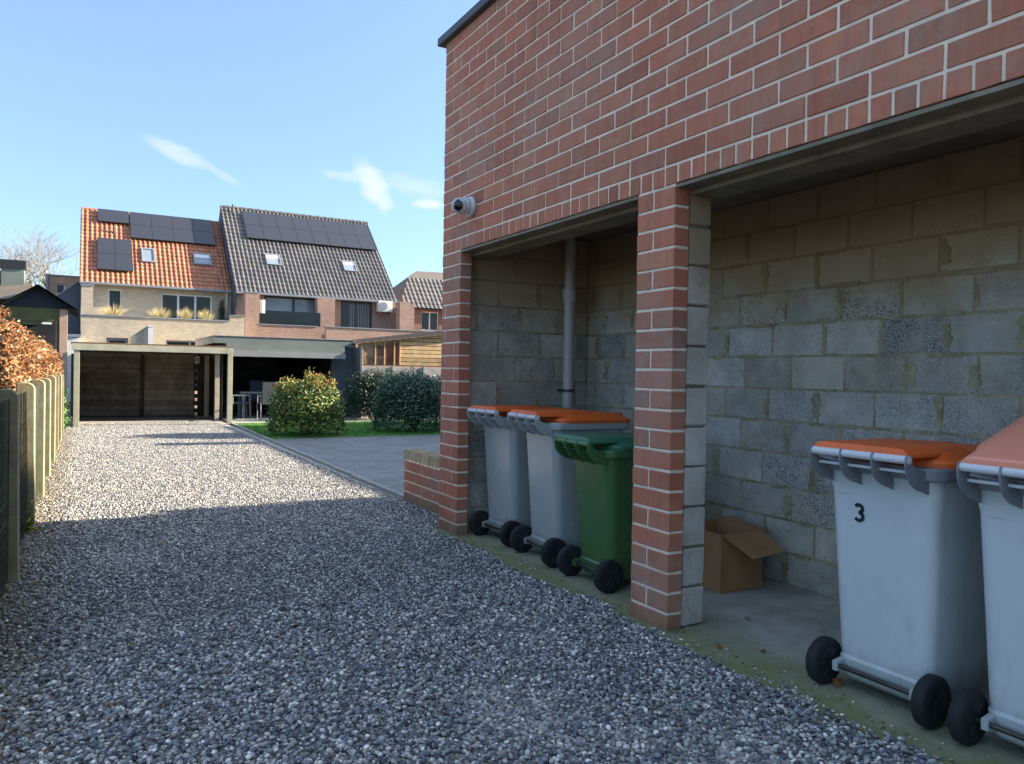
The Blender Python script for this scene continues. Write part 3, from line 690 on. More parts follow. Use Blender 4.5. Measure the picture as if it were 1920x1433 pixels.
# leaf by the wheel
def deadleaf(x, y, rz, s, label):
    m = MB(); pts = [(0, 0, 0), (.5, .32, .3), (1, .12, .12), (.9, -.2, .3), (.45, -.35, .05)]
    m.add([(p[0] * s, p[1] * s, p[2] * s + .002) for p in pts] + [(.5 * s, 0, .42 * s)], [(0, 1, 5), (1, 2, 5), (2, 3, 5), (3, 4, 5), (4, 0, 5)], lin('#8a5f3c'))
    o = m.build('dry_leaf', MT['dryleaf']); o.location = (x, y, .02); o.rotation_euler = (0, 0, rz); tag(o, label, 'leaf')
deadleaf(2.84, 2.19, .4, .07, 'curled brown dead leaf beside the wheel of the bin marked 3')

for x_, y_, rz_, s_, lb_ in ((2.72, 2.75, 1.2, .05, 'small dead leaf lying on the mossy concrete edge in front of the cardboard box'), (3.2, 3.0, 2.2, .045, 'dead leaf on the bay floor between the cardboard box and the numbered bin'),
                             (2.9, 2.65, 4., .04, 'tiny brown leaf on the concrete midway from the pillar to the numbered bin')): deadleaf(x_, y_, rz_, s_, lb_)
n = 170; P = np.stack([rng.uniform(-.35, .25, n) + rng.exponential(.15, n) - .1, rng.uniform(1.9, 7.2, n), rng.uniform(.02, .035, n)], 1)
V, F, C = leaves(P, np.full(n, .022), palette(n, ['#6b4a2c', '#8a6238', '#4d3622', '#a07a4a']), np.tile([0, 0, 1.], (n, 1)), .6, .35, .4); lf = rawmesh('leaf_litter', V, F, MT['dryleaf'], C); tag(lf, 'scraps of brown dead leaves on the gravel along the fence', 'leaf litter', kind='stuff')
# ---------------------------------------------------------------- concrete post fence
FN = thing('concrete_fence', 'wire fence on pale concrete posts along the gravel driveway', 'fence', (-.40, 5.68, 0))
PY = [0, 1.78, 3.45, 5.1, 6.75, 8.5, 10.3, 12.1]; FY = 5.68
def fpost(y):
    m = MB(); h = 1.2 + random.uniform(-.01, .01)
    poly = [(-.075, -.04), (.055, -.04), (.055, h - .06), (.052, h - .035), (.035, h - .012), (.012, h), (-.04, h + .002), (-.075, h - .004)]
    m.prism([(a, b) for a, b in poly], 1, -.05, .05); o = m.build('post', MT['concrete'], FN, bevel=.008); o.location.y = y; o.rotation_euler = (R_(random.uniform(-.6, .6)), R_(random.uniform(-.5, .5)), R_(random.uniform(-3, 3))); o.location.z = 0
    return o
for y in PY + [-1.8]: fpost(y)
ends = [-1.8] + PY
for a, b in zip(ends[:-1], ends[1:]):
    m = MB()
    for z in np.arange(.06, 1.13, .12): m.tube([(-.0, a + .05, z), (-.0 + random.uniform(-.008, .008), (a + b) / 2, z + random.uniform(-.012, .01)), (-.0, b - .05, z)], .0032, 5)
    for y in np.arange(a + .1, b - .05, .1): m.tube([(.004, y, .02), (.004 + random.uniform(-.004, .004), y, 1.14)], .002, 4)
    m.build('wire_mesh', MT['fencewire'], FN)
    s = MB(); s.box(-.075, -.065, a + .04, b - .04, .0, 1.12); s.build('green_screen', MT['tape'], FN)
# ---------------------------------------------------------------- beech hedge
HG = thing('beech_hedge', 'clipped beech hedge with dry copper leaves above the fence', 'hedge', (-1.1, 9, 0))
def hedge():
    n = 135000; y = rng.uniform(3.6, 17.4, n); u = rng.uniform(0, 1, n)
    # profile: front face x=-.5 from z .2 to 1.7, rounded top
    top = 1.80 - .018 * (y - 5) + .05 * np.sin(y * 1.9) + .03 * np.sin(y * 4.3)
    x = np.empty(n); z = np.empty(n); nr = np.zeros((n, 3)); f = u < .55
    z[f] = rng.uniform(.15, 1, f.sum()) * top[f]; x[f] = -.45; nr[f] = (1, 0, .3)
    x[~f] = rng.uniform(-1.6, -.45, (~f).sum()); z[~f] = top[~f]; nr[~f] = (0.2, 0, 1)
    e = np.clip((x + .8) / .3, 0, 1); z = z - np.where(~f, .12 * e ** 2, 0); x = x - np.where(f, .14 * np.clip((z - top + .3) / .3, 0, 1) ** 2, 0)
    x = x - .17 + .0165 * (y - 6.5)
    endc = np.clip((y - 16.9) / .5, 0, 1); z = z * (1 - .25 * endc ** 2)
    bump = .05 * np.sin(y * 7 + z * 5) * np.sin(z * 9 + 1)
    P = np.stack([x, y, z], 1) + rng.normal(0, .045, (n, 3)); P -= nr * (np.abs(rng.normal(0, .05, n)) - bump)[:, None]
    P[:, 0] = np.minimum(P[:, 0], np.where(P[:, 2] < 1.17, -.485, -.36))
    C = palette(n, ['#a97c54', '#8f653f', '#c09a70', '#77502f', '#cdb491', '#5c4029'], [.28, .24, .2, .12, .1, .06])
    low = (P[:, 2] < .95 + .15 * np.sin(P[:, 1] * 3)) & (rng.random(n) < .75); C[low] = palette(low.sum(), ['#33491f', '#4a5d2a', '#6b5a32', '#2a3a1c'])
    V, F, Cc = leaves(P, np.full(n, .038), C, nr, .6, 1.3, .9)
    V -= np.array([-1.1, 9, 0]); rawmesh('foliage', V, F, MT['dryleaf'], Cc, HG)
    m = MB()
    for y_ in np.arange(3.8, 17.1, .4):
        x_ = -1.0 + random.uniform(-.08, .08); m.tube([(x_ + 1.1, y_ - 9, 0), (x_ + 1.1 + random.uniform(-.1, .1), y_ - 9 + random.uniform(-.1, .1), 1.5)], [.02, .008], 6)
        for k in range(7):
            z_ = random.uniform(.3, 1.4); m.tube([(x_ + 1.1, y_ - 9, z_), (x_ + 1.1 + random.uniform(-.4, .5), y_ - 9 + random.uniform(-.3, .3), z_ + .25)], [.006, .003], 4)
    m.build('branches', MT['bark'], HG)
    # dense shaded inside twiggery
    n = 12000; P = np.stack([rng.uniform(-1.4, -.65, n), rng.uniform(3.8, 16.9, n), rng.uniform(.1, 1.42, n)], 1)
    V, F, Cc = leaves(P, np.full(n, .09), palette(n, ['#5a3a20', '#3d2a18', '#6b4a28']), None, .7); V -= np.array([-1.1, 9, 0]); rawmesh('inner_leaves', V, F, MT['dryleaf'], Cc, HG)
hedge()

# ---------------------------------------------------------------- shrubs
def shrub(name, label, cx, cy, rx, ry, h, n, size, cols, wts=None, shoots=0, shootcols=None, group=None, stems=9, cat='shrub', lobes=9, zb=.05):
    t = thing(name, label, cat, (cx, cy, .01), 0, group)
    Ps, Ns = [], []
    for k in range(lobes):
        a = 2 * math.pi * k / lobes + random.uniform(-.3, .3); rr = random.uniform(.25, .62) if k else 0
        c = np.array([math.cos(a) * rx * rr, math.sin(a) * ry * rr, h * random.uniform(.42, .68)]); r = np.array([rx * .55, ry * .55, h * random.uniform(.3, .42)])
        m_ = n // lobes; d = rng.normal(size=(m_, 3)); d /= np.linalg.norm(d, axis=1)[:, None]; rad = 1 - np.abs(rng.normal(0, .22, m_)); Ps.append(c + d * r * rad[:, None]); Ns.append(d)
    m_ = n // 3; d = rng.normal(size=(m_, 3)); d /= np.linalg.norm(d, axis=1)[:, None]; d[:, 2] = np.abs(d[:, 2]) - .5
    Ps.append(np.stack([d[:, 0] * rx * .9, d[:, 1] * ry * .9, zb + (d[:, 2] + .5) * h * .62], 1) + rng.normal(0, .05, (m_, 3))); Ns.append(d)
    P = np.concatenate(Ps); Nn = np.concatenate(Ns); k = P[:, 2] > zb; P, Nn = P[k], Nn[k]
    nn = len(P); V, F, C = leaves(P, np.full(nn, size), palette(nn, cols, wts, .3), Nn + np.array([0, 0, .4]), .42, .9, .25)
    rawmesh('foliage', V, F, MT['leaf'], C, t)
    if shoots:
        SP, SN, SC_, st = [], [], [], MB()
        for i in range(shoots):
            a = random.uniform(0, 6.28); rr = random.uniform(.1, .85); x, y = math.cos(a) * rx * rr, math.sin(a) * ry * rr; z0 = h * random.uniform(.6, .85); L = random.uniform(.2, .48)
            st.tube([(x * .8, y * .8, z0 - .2), (x, y, z0 + L)], [.006, .003], 4)
            for q in range(34):
                f = random.random(); SP.append((x + random.gauss(0, .035), y + random.gauss(0, .035), z0 + L * f)); SN.append((random.gauss(0, 1), random.gauss(0, 1), .4)); SC_.append(lin(random.choice(shootcols if f > .45 else cols)))
        V, F, C = leaves(np.array(SP), np.full(len(SP), size * 1.15), np.array(SC_), np.array(SN), .36, .4, .3); rawmesh('young_shoots', V, F, MT['leaf'], C, t); 
    m = MB() if not shoots else st
    for i in range(stems):
        a = random.uniform(0, 6.28); x, y = math.cos(a) * rx, math.sin(a) * ry; m.tube([(x * .1, y * .1, 0), (x * .3, y * .3, h * .35), (x * .55, y * .55, h * .7)], [.016, .011, .005], 6)
    m.build('stems', MT['bark'], t); return t
shrub('photinia_shrub', 'sunlit green shrub with reddish young shoots at the lawn corner', 4.02, 15.85, .82, .72, 1.12, 8500, .08, ['#3d5a2a', '#5c7a38', '#94a050', '#2c4522', '#b0a458'], [.3, .26, .2, .14, .1], 22, ['#9c6a42', '#b08a58', '#8a9a48', '#a8a052', '#7f8f42'])
SG = 'dark evergreen shrubs at the end of the yard'
DC = ['#24402c', '#31523a', '#1c3322', '#5a7d64', '#87a890']; DW = [.28, .26, .18, .17, .11]  # the pale greens paint highlights into the foliage
shrub('evergreen_shrub', 'large rounded dark evergreen shrub at the lawn edge', 6.45, 16.2, .95, .85, 1.36, 16000, .06, DC, DW, group=SG)
shrub('evergreen_shrub', 'dim evergreen shrub behind, touching the dark veranda wall', 6.85, 20.0, .85, .6, 1.42, 9000, .06, ['#1d3326', '#2a4632', '#16261c'], None, group=SG)
shrub('evergreen_shrub', 'evergreen shrub half hidden by the brick corner of the garage', 7.9, 18.0, .8, .9, 1.3, 9000, .06, DC, DW, group=SG)
shrub('ivy_bush', 'green leafy bush between the copper hedge and the carport post', -.72, 18.3, .42, .8, 1.75, 9000, .075, ['#3f6a2e', '#5d8a40', '#2c4a22', '#86a860'], None, cat='bush')
# weed by post
def weed(x, y, h, label, cols):
    P = rng.normal(0, .022, (90, 3)) * [1, 1, 0] + np.array([0, 0, 0]); P[:, 2] = np.abs(rng.normal(0, h * .5, 90))
    V, F, C = leaves(P, np.full(90, .06), palette(90, cols), rng.normal(size=(90, 3)) + [0, 0, .7], .3); o = rawmesh('weed', V, F, MT['leaf'], C); o.location = (x, y, .01); tag(o, label, 'weed')
weed(-.39, 7.25, .16, 'yellow green weed sprouting at the foot of a fence post', ['#b8a830', '#8c9a2c', '#6a7a24'])
# ball / pale ornament among the shrubs
orn = thing('garden_ornament', 'small white ornament standing beneath the evergreen shrubs', 'ornament', (7.0, 19.25, .03))
m = MB(); m.tube([(0, 0, 0), (0, 0, .03), (0, 0, .10), (0, 0, .16), (0, 0, .18)], [.05, .075, .085, .05, .01], 16); m.build('body', MT['white'], orn, smooth=True)
m = MB(); m.tube([(0.01, 0, .17), (.02, 0, .20), (.02, 0, .25), (.02, 0, .27)], [.02, .038, .035, .008], 14); m.build('head', MT['white'], orn, smooth=True)

# ---------------------------------------------------------------- carport
CPt = thing('carport', 'flat roofed timber carport with dark boarded back wall at the driveway end', 'carport', (-.2, 19.1, 0))
ox, oy = -.2, 19.1
def cbx(name, m, x0, x1, y0, y1, z0, z1, bevel=.004, par=None, o=(ox, oy)): return MB().box(x0 - o[0], x1 - o[0], y0 - o[1], y1 - o[1], z0, z1).build(name, m, par or CPt, bevel=bevel)
cbx('beam', MT['timber'], -.24, 3.07, 19.08, 19.16, 1.69, 1.83)
cbx('roof', MT['rust'], -.26, 3.09, 19.10, 23.2, 1.834, 1.865)
jm = MB()
for y in np.arange(19.7, 23, .7): jm.box(-.2 - ox, 3.0 - ox, y - oy, y + .06 - oy, 1.70, 1.832)
jm.build('rafters', MT['darkboard'], CPt)
for x, y in ((-.20, 19.1), (-.2, 22.9), (3.0, 19.35), (2.93, 20.9), (2.88, 22.4)): cbx('post', MT['timber'], x, x + .11, y, y + .11, 0, 1.69)
bd = MB(); z = .03
while z < 1.62:
    bd.box(-.12 - ox, 1.33 - ox, 22.96 - oy + random.uniform(0, .01), 22.99 - oy, z, z + .135, (random.uniform(.7, 1.1),) * 3); bd.box(1.42 - ox, 2.66 - ox, 22.93 - oy + random.uniform(0, .01), 22.965 - oy, z, z + .135, (random.uniform(.9, 1.7),) * 3); z += .142
bd.build('board_wall', simple('weathered_boards', '#83786a', .8, .5, 3, .3, tint=True), CPt)
cbx('wall_post', MT['darkboard'], 1.33, 1.42, 22.88, 22.98, 0, 1.7); cbx('side_wall', MT['darkboard'], -.2, -.17, 19.3, 22.9, .02, 1.66); cbx('rear_boards', MT['darkboard'], -.3, 2.70, 23.02, 23.05, 0, 1.66); cbx('rear_boards', MT['darkboard'], 2.77, 3.2, 23.02, 23.05, 0, 1.72)
slt = MB()
for k in range(8): slt.box(2.68 - ox, 2.80 - ox, 22.99 - oy, 23.01 - oy, .1 + k * .2, .1 + k * .2 + .12)
slt.build('lattice', MT['darkboard'], CPt)
jb = thing('junction_box', 'small white electrical box under the carport roof by the posts', 'electrical box', (2.62, 21.9, 1.5))
MB().box(-.055, .055, -.03, .03, -.03, .15).build('case', MT['white'], jb, bevel=.008); MB().box(-.04, .04, -.036, -.03, 0, .12).build('cover', MT['soffitw'], jb)
MB().tube([(0, 0, .15), (0, 0, .33)], .008, 8).build('cable', MT['dark'], jb)

# ---------------------------------------------------------------- veranda
VR = thing('veranda', 'flat roofed garden veranda with grey fascia and dark glazed back wall', 'veranda', (3.1, 20.5, 0)); vo = (3.1, 20.5)
def vb(name, m, *a, **k): return cbx(name, m, *a, par=VR, o=vo, **k)
vb('roof', MT['fascia'], 2.95, 6.72, 21.2, 25.2, 2.0, 2.19); 
vb('roof_trim', MT['soffitw'], 2.93, 6.74, 21.18, 25.2, 2.19, 2.205)
vb('beam', MT['soffitw'], 3.22, 6.28, 20.7, 20.9, 1.66, 1.81); vb('soffit', MT['darkboard'], 3.2, 6.3, 20.9, 25, 1.83, 1.99)
vb('side_wall', MT['greyboard'], 6.06, 6.72, 21.3, 21.4, 0, 1.99); vb('side_panel', MT['greyboard'], 6.35, 6.41, 20.85, 24.9, 0.03, 1.99) if False else None
vb('added_right_wall', MT['greyboard'], 6.66, 6.72, 21.41, 24.88, .03, 1.99); vb('fascia_board', MT['fascia'], 3.2, 6.3, 20.87, 20.895, 1.815, 1.99); vb('end_panel', MT['greyboard'], 6.66, 6.72, 20.6, 21.3, 0, 2.0); vb('back_wall', MT['darkboard'], 3.2, 7.6, 24.9, 25.0, 0, 1.98)  # the inner right-hand wall is added to keep sun off the back wall
vb('back_glazing', MT['darkglass'], 3.3, 6.9, 24.84, 24.88, .15, 1.3); vb('upper_glazing', MT['darkglass'], 3.3, 6.9, 24.84, 24.88, 1.36, 1.75)
for x in (3.25, 4.6, 5.95): vb('mullion', MT['dark'], x, x + .05, 24.78, 24.84, .05, 1.85)
for a, b in ((3.5, 3.75), (4.1, 4.25), (4.9, 5.1)): vb('threshold_strip', MT['white'], a, b, 24.7, 24.72, .10, .13)  # solid white strips low in front of the back glazing
vb('left_wall', MT['darkboard'], 3.12, 3.17, 21.2, 24.9, 0, 1.95)
# garden table and chairs
TB = thing('garden_table', 'grey garden table under the veranda roof', 'table', (4.15, 21.6, .03))
MB().box(-.55, .75, -.4, .4, .66, .70).build('tabletop', MT['zinc'], TB, bevel=.004)
for sx in (-.45, .65):
    for sy in (-.32, .32): MB().box(sx - .04, sx + .04, sy - .03, sy + .03, 0, .66).build('leg', MT['zinc'], TB)
def gchair(x, y, rz, label):
    t = thing('garden_chair', label, 'chair', (x, y, .03), rz, 'grey garden chairs by the veranda table')
    MB().box(-.24, .24, -.23, .23, .40, .43).build('seat', MT['greyboard'], t, bevel=.004)
    m = MB(); m.prism([(-.24, .42), (-.20, .42), (-.30, .98), (-.33, .98)], 1, -.22, .22); m.build('backrest', MT['greyboard'], t)
    for sy in (-1, 1):
        m = MB(); m.box(-.26, .22, sy * .25 - .02, sy * .25 + .02, .60, .63); m.build('armrest', MT['soffitw'], t)
        for sx in (-.22, .2): MB().tube([(sx * 1.1, sy * .25, 0), (sx, sy * .25, .6)], .014, 8).build('leg', MT['soffitw'], t)
gchair(3.62, 21.3, 0, 'garden chair nearest the carport post, left of the table'); gchair(4.35, 22.5, R_(-90), 'garden chair standing behind the veranda table'); gchair(4.25, 20.75, R_(90), 'garden chair in front of the table, half behind the sunlit shrub')

# ---------------------------------------------------------------- wooden shed over concrete panel fence
SH = thing('wooden_shed', 'wooden shed with brown shutters and corrugated lean-to roof', 'shed', (6.75, 21.0, 0)); so_ = (6.75, 21.0)
def sb(name, m, *a, **k): return cbx(name, m, *a, par=SH, o=so_, **k)
def zr(x): return 2.13 + (x - 6.75) * .135
m = MB(); x0, x1 = 7.95, 10.6; z = 1.52; 
while z < 2.62:
    m.box(x0 - 6.75, x1 - 6.75, 21.02 - 21 + random.uniform(0, .008), .06, z, min(z + .102, 2.6), (random.uniform(.7, 1.15),) * 3); z += .118
pk = m.build('plank_wall', simple('yellow_planks', '#b99a6e', .75, .35, 4, .3, 40, tint=True), SH)
# cut the planks to the roof slope
bm = bmesh.new(); bm.from_mesh(pk.data); r = bmesh.ops.bisect_plane(bm, geom=bm.verts[:] + bm.edges[:] + bm.faces[:], plane_co=(0, 0, zr(6.75) - .02), plane_no=(-.135, 0, 1), clear_outer=True); bm.to_mesh(pk.data); bm.free()
m = MB(); m.prism([(1.2, 1.5), (3.8, 1.5), (3.8, zr(10.55) - .03), (1.2, zr(7.95) - .03)], 1, .062, .10); m.build('backing', MT['darkboard'], SH)
m = MB(); m.prism([(0, 1.5), (1.199, 1.5), (1.2, zr(7.95) - .02), (0, zr(6.75) - .02)], 1, .05, .10); m.build('back_board', MT['wood'], SH)
for k, (a, b) in enumerate(((6.9, 7.2), (7.25, 7.48), (7.53, 7.8 - .02), (7.82, 8.07 - .12))):
    pm_ = MB(); z = 1.54
    while z < zr(a) - .12: pm_.box(a - 6.75, b - 6.75, .02 + random.uniform(0, .006), .05, z, min(z + .075, zr(a) - .08), (random.uniform(.6, 1.2),) * 3); z += .08
    pm_.build('shutter', simple('shutter_brown_%s' % 'abcd'[k], ['#8a7260', '#7d6250', '#7a4630', '#7a4630'][k], .75, .4, 6, .3, 40, tint=True), SH)
for x in (6.84, 7.215, 7.49, 7.785, 7.955): sb('batten', MT['wood'], x, x + .035, 20.99, 21.04, 1.52, zr(x) - .03)
cm = MB(); xs_ = np.linspace(6.6, 10.8, 130); prof = [(x - 6.75, zr(x) + .012 * math.sin(x * 2 * math.pi / .076)) for x in xs_]
vs = []; fs = []
for yy_ in (-.12, 2.6):
    for x, z in prof: vs.append((x, yy_, z + (.0 if yy_ < 0 else .1)))
    for x, z in prof: vs.append((x, yy_, z - .006 + (.0 if yy_ < 0 else .1)))
nn = len(prof)
for i in range(nn - 1): fs += [(i, i + 1, i + 1 + 2 * nn, i + 2 * nn), (i + nn, i + nn + 2 * nn, i + 1 + 3 * nn, i + 1 + nn), (i, i + nn, i + 1 + nn, i + 1)]
cm.add(vs, fs); cm.build('corrugated_roof', MT['rust'], SH)
CF = thing('concrete_fence', 'grey concrete panel fence below the wooden shed planks', 'fence', (6.75, 20.9, 0))
for k in range(4):
    a = .0 + k * .95; MB().box(a + .08, a + .95, 0, .04, 0, .74).build('panel', MT['paleconc'], CF, bevel=.005); MB().box(a + .08, a + .95, 0, .04, .75, 1.46).build('panel', MT['paleconc'], CF, bevel=.005); MB().box(a, a + .08, -.03, .07, 0, 1.5).build('post', MT['paleconc'], CF, bevel=.005)

# ---------------------------------------------------------------- houses
def tiled(name, m, parent, x0, x1, y0, z0, k, L, colw=.22, course=.34, tints=None, o=(0, 0, 0), xr0=None, xr1=None, amp=.045):
    """pantile roof plane rising in +Y with slope k, plan depth L; real waves and steps"""
    sl = math.sqrt(1 + k * k); nc = int((x1 - x0) / colw); nr = int(L * sl / course); per = 6; vs = []; fs = []; cs = []
    nx = nc * per + 1; xs = np.linspace(x0, x1, nx)
    nyv = np.array([0, -k / sl, 1 / sl])
    for r in range(nr):
        for e in (0, 1):
            s = (r + e) / nr * L
            for i, x in enumerate(xs):
                ph = (i % per) / per; h = amp * (math.sin(ph * 2 * math.pi) * .5 + .5) ** 1.3 + (.026 if e == 0 else 0)
                vs.append((x - o[0], y0 + s + nyv[1] * h - o[1], z0 + k * s + nyv[2] * h - o[2]))
    rowc = {}
    for r in range(nr):
        a = 2 * r * nx; b = a + nx
        for i in range(nx - 1):
            key = (r, i // per)
            if key not in rowc: q = random.uniform(.78, 1.15); rowc[key] = (q, q * random.uniform(.96, 1.02), q * random.uniform(.95, 1.02))
            fs.append((a + i, a + i + 1, b + i + 1, b + i)); cs.append(rowc[key])
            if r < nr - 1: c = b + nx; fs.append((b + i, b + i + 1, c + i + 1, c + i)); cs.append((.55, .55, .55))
    mb = MB(); mb.v = vs; mb.f = fs; mb.c = cs; mb.g = [0] * len(fs)
    # slab below
    mb.add([(x0 - o[0], y0 - o[1], z0 - .03 - o[2]), (x1 - o[0], y0 - o[1], z0 - .03 - o[2]), (x1 - o[0], y0 + L - o[1], z0 + k * L - .03 - o[2]), (x0 - o[0], y0 + L - o[1], z0 + k * L - .03 - o[2])], [(0, 1, 2, 3)], (.5, .5, .5))
    # eave front
    return mb.build(name, m, parent)
def holes(mb, x0, x1, y0, y1, z0, z1, hs):
    """wall slab with rectangular openings (x0,x1,z0,z1)"""
    xs = sorted({x0, x1, *[h[0] for h in hs], *[h[1] for h in hs]}); zs = sorted({z0, z1, *[h[2] for h in hs], *[h[3] for h in hs]})
    for a, b in zip(xs[:-1], xs[1:]):
        for c, d in zip(zs[:-1], zs[1:]):
            mx, mz = (a + b) / 2, (c + d) / 2
            if not any(h[0] < mx < h[1] and h[2] < mz < h[3] for h in hs): mb.box(a, b, y0, y1, c, d)
def window(parent, x0, x1, y, z0, z1, cols=1, rows=1, fm='white', gm='glass', fw=.06, name='window', blind=0., o=(0, 0)):
    f = MB(); X0_, X1_, Y = x0 - o[0], x1 - o[0], y - o[1]
    f.box(X0_, X1_, Y, Y + .06, z0, z0 + fw); f.box(X0_, X1_, Y, Y + .06, z1 - fw, z1); f.box(X0_, X0_ + fw, Y, Y + .06, z0 + fw, z1 - fw); f.box(X1_ - fw, X1_, Y, Y + .06, z0 + fw, z1 - fw)
    for c in range(1, cols): xx = X0_ + (X1_ - X0_) * c / cols; f.box(xx - fw * .6, xx + fw * .6, Y + .001, Y + .059, z0 + fw, z1 - fw)
    for r in range(1, rows): zz_ = z0 + (z1 - z0) * r / rows; f.box(X0_ + fw, X1_ - fw, Y + .003, Y + .057, zz_ - fw * .4, zz_ + fw * .4)
    wo = f.build(name, MT[fm], parent)
    MB().box(X0_ + fw, X1_ - fw, Y + .025, Y + .035, z0 + fw, z1 - fw).build('pane', MT[gm], wo)
    if blind: MB().box(X0_ + fw, X1_ - fw, Y + .018, Y + .022, z1 - fw - blind, z1 - fw).build('blind', MT['soffitw'], wo)
    return wo
KR = .93; SLr = math.sqrt(1 + KR * KR)
def onroof(mb, x0, x1, s0, s1, y0, z0, off, th, o, c=(1, 1, 1)):
    """thin box lying on a roof plane; s in plan metres up from the eave"""
    def p(x, s, h): return (x - o[0], y0 + s - KR / SLr * h - o[1], z0 + KR * s + h / SLr)
    mb.loft([[p(x0, s0, off), p(x1, s0, off), p(x1, s1, off), p(x0, s1, off)], [p(x0, s0, off + th), p(x1, s0, off + th), p(x1, s1, off + th), p(x0, s1, off + th)]], c)
# --- house with orange roof
A_ = thing('terraced_house', 'sand brick house with orange tiled roof and solar panels', 'house', (-.16, 39.1, 0), group='row houses beyond the carport'); ao = (-.16, 39.1)
YA, ZA = 39.1, 5.13
mb = MB(); holes(mb, -.16 + .16, 6.2 + .16, 0, .3, 0, ZA - .05, [(1.04, 1.64, 3.0, 4.85), (3.24, 5.48, 3.55, 4.8)]); mb.box(0, .25, .3, 9, 0, ZA - .1); mb.box(0, 6.3, 9, 9.2, 0, ZA); 
mb.build('wall', MT['orange_wall'], A_)
g_ = MB(); g_.prism([(.05, ZA - .15), (9, ZA - .15), (4.3, ZA + 3.75)], 0, .02, .24); g_.build('gable', MT['orange_wall'], A_)
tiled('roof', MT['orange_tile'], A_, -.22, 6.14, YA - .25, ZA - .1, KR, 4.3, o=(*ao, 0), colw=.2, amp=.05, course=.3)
bk = MB(); bk.add([(-.06, 4.05, ZA + 3.9), (6.3, 4.05, ZA + 3.9), (6.3, 9.3, ZA - .6), (-.06, 9.3, ZA - .6)], [(0, 1, 2, 3)]); bk.build('rear_roof', MT['orange_tile'], A_)
rc = MB(); rc.tube([(-.06, 4.05, ZA + 3.88), (6.3, 4.05, ZA + 3.88)], .09, 10); rc.build('ridge', MT['orange_tile'], A_)
gt = MB(); gt.box(-.06, 6.3, -.36, -.24, ZA - .16, ZA - .06); gt.build('gutter', MT['zinc'], A_, bevel=.01); MB().tube([(6.12, -.08, ZA - .1), (6.12, -.08, 3.2)], .04, 8).build('downpipe', MT['white'], A_)
window(A_, .88, 1.48, YA + .12, 3.0, 4.85, o=ao, fw=.08); window(A_, 3.08, 5.32, YA + .12, 3.55, 4.8, 3, o=ao, fw=.08)
def panels(par, x0, x1, s0, s1, y0, z0, o, nx, ny, skip=()):
    for i in range(nx):
        for j in range(ny):
            if (i, j) in skip: continue
            m = MB(); a = x0 + (x1 - x0) * i / nx; b = x0 + (x1 - x0) * (i + 1) / nx; c = s0 + (s1 - s0) * j / ny; d = s0 + (s1 - s0) * (j + 1) / ny
            onroof(m, a + .012, b - .012, c + .012, d - .012, y0, z0, .13, .04, o); p = m.build('solar_panel', MT['panel'], par)
            m = MB()
            for q0, q1, q2, q3 in ((a + .004, a + .014, c + .005, d - .005), (b - .014, b - .004, c + .005, d - .005), (a + .014, b - .014, c + .003, c + .014), (a + .014, b - .014, d - .014, d - .003)): onroof(m, q0, q1, q2, q3, y0, z0, .125, .048, o)
            m.build('frame', MT['dark'], p)
ya, za = YA - .25, ZA - .1 - .0
panels(A_, 1.9, 5.75, 2.60, 4.22, ya, za, ao, 4, 2); panels(A_, .50, 1.86, 3.45, 4.22, ya, za, ao, 1, 1); panels(A_, .47, 1.93, .62, 2.42, ya, za, ao, 2, 2)
def skylight(par, x0, x1, s0, s1, y0, z0, o, blind=True):
    m = MB(); f = .06
    for q in ((x0, x0 + f, s0, s1), (x1 - f, x1, s0, s1), (x0 + f, x1 - f, s0, s0 + f), (x0 + f, x1 - f, s1 - f, s1)): onroof(m, *q, y0, z0, .03, .1, o)
    w_ = m.build('skylight', MT['zinc'], par); m = MB(); onroof(m, x0 + f, x1 - f, s0 + f, s1 - f, y0, z0, .07, .02, o); m.build('pane', MT['skyglass'], w_)
    m = MB(); onroof(m, x0 + f, x1 - f, s1 - f - (s1 - s0) * .3, s1 - f, y0, z0, .092, .012, o); 
    if blind: m.build('blind', MT['white'], w_)
skylight(A_, 2.32, 2.9, 1.28, 2.08, ya, za, ao, False); skylight(A_, 4.62, 5.42, 1.38, 2.05, ya, za, ao)
def rpt(x, s, y0, z0, o): return (x - o[0], y0 + s - o[1], z0 + KR * s)
p = rpt(1.18, 2.9, ya, za, ao); MB().tube([p, (p[0], p[1], p[2] + .42)], .05, 8).build('vent_pipe', MT['dark'], A_)
# ground floor extension with roof terrace
E1 = thing('house_extension', 'sand brick ground floor extension with roof terrace below the orange roof', 'building', (-.13, 35, 0)); eo = (-.13, 35)
mb = MB(); holes(mb, 0, 6.22, 0, .3, 0, 3.36, [(.9, 1.68, 0.2, 2.5), (3.1, 4.95, .4, 2.48)]); mb.box(0, .3, .3, 4, 0, 3.36); mb.box(6.0, 6.22, .3, 4, 0, 3.62); mb.box(.3, 6.0, .3, 4, 2.6, 2.8); mb.box(5.62, 6.22, 0.002, .298, 3.365, 3.62)
mb.build('wall', MT['orange_wall'], E1)
MB().box(-.04, 5.62, -.04, .34, 3.362, 3.41).build('coping', MT['zinc'], E1, bevel=.006); MB().box(5.6, 6.26, -.04, .34, 3.622, 3.66).build('coping', MT['zinc'], E1)
MB().box(-.0, .42, .9, 1.3, 3.4, 4.62).build('pier', MT['orange_wall'], E1); MB().box(-.03, .45, .87, 1.33, 4.62, 4.68).build('pier_cap', MT['zinc'], E1)
window(E1, .77, 1.55, 35.1, .2, 2.5, o=eo, fm='zinc', fw=.1); window(E1, 2.97, 4.82, 35.1, .4, 2.48, 2, o=eo, fm='zinc')
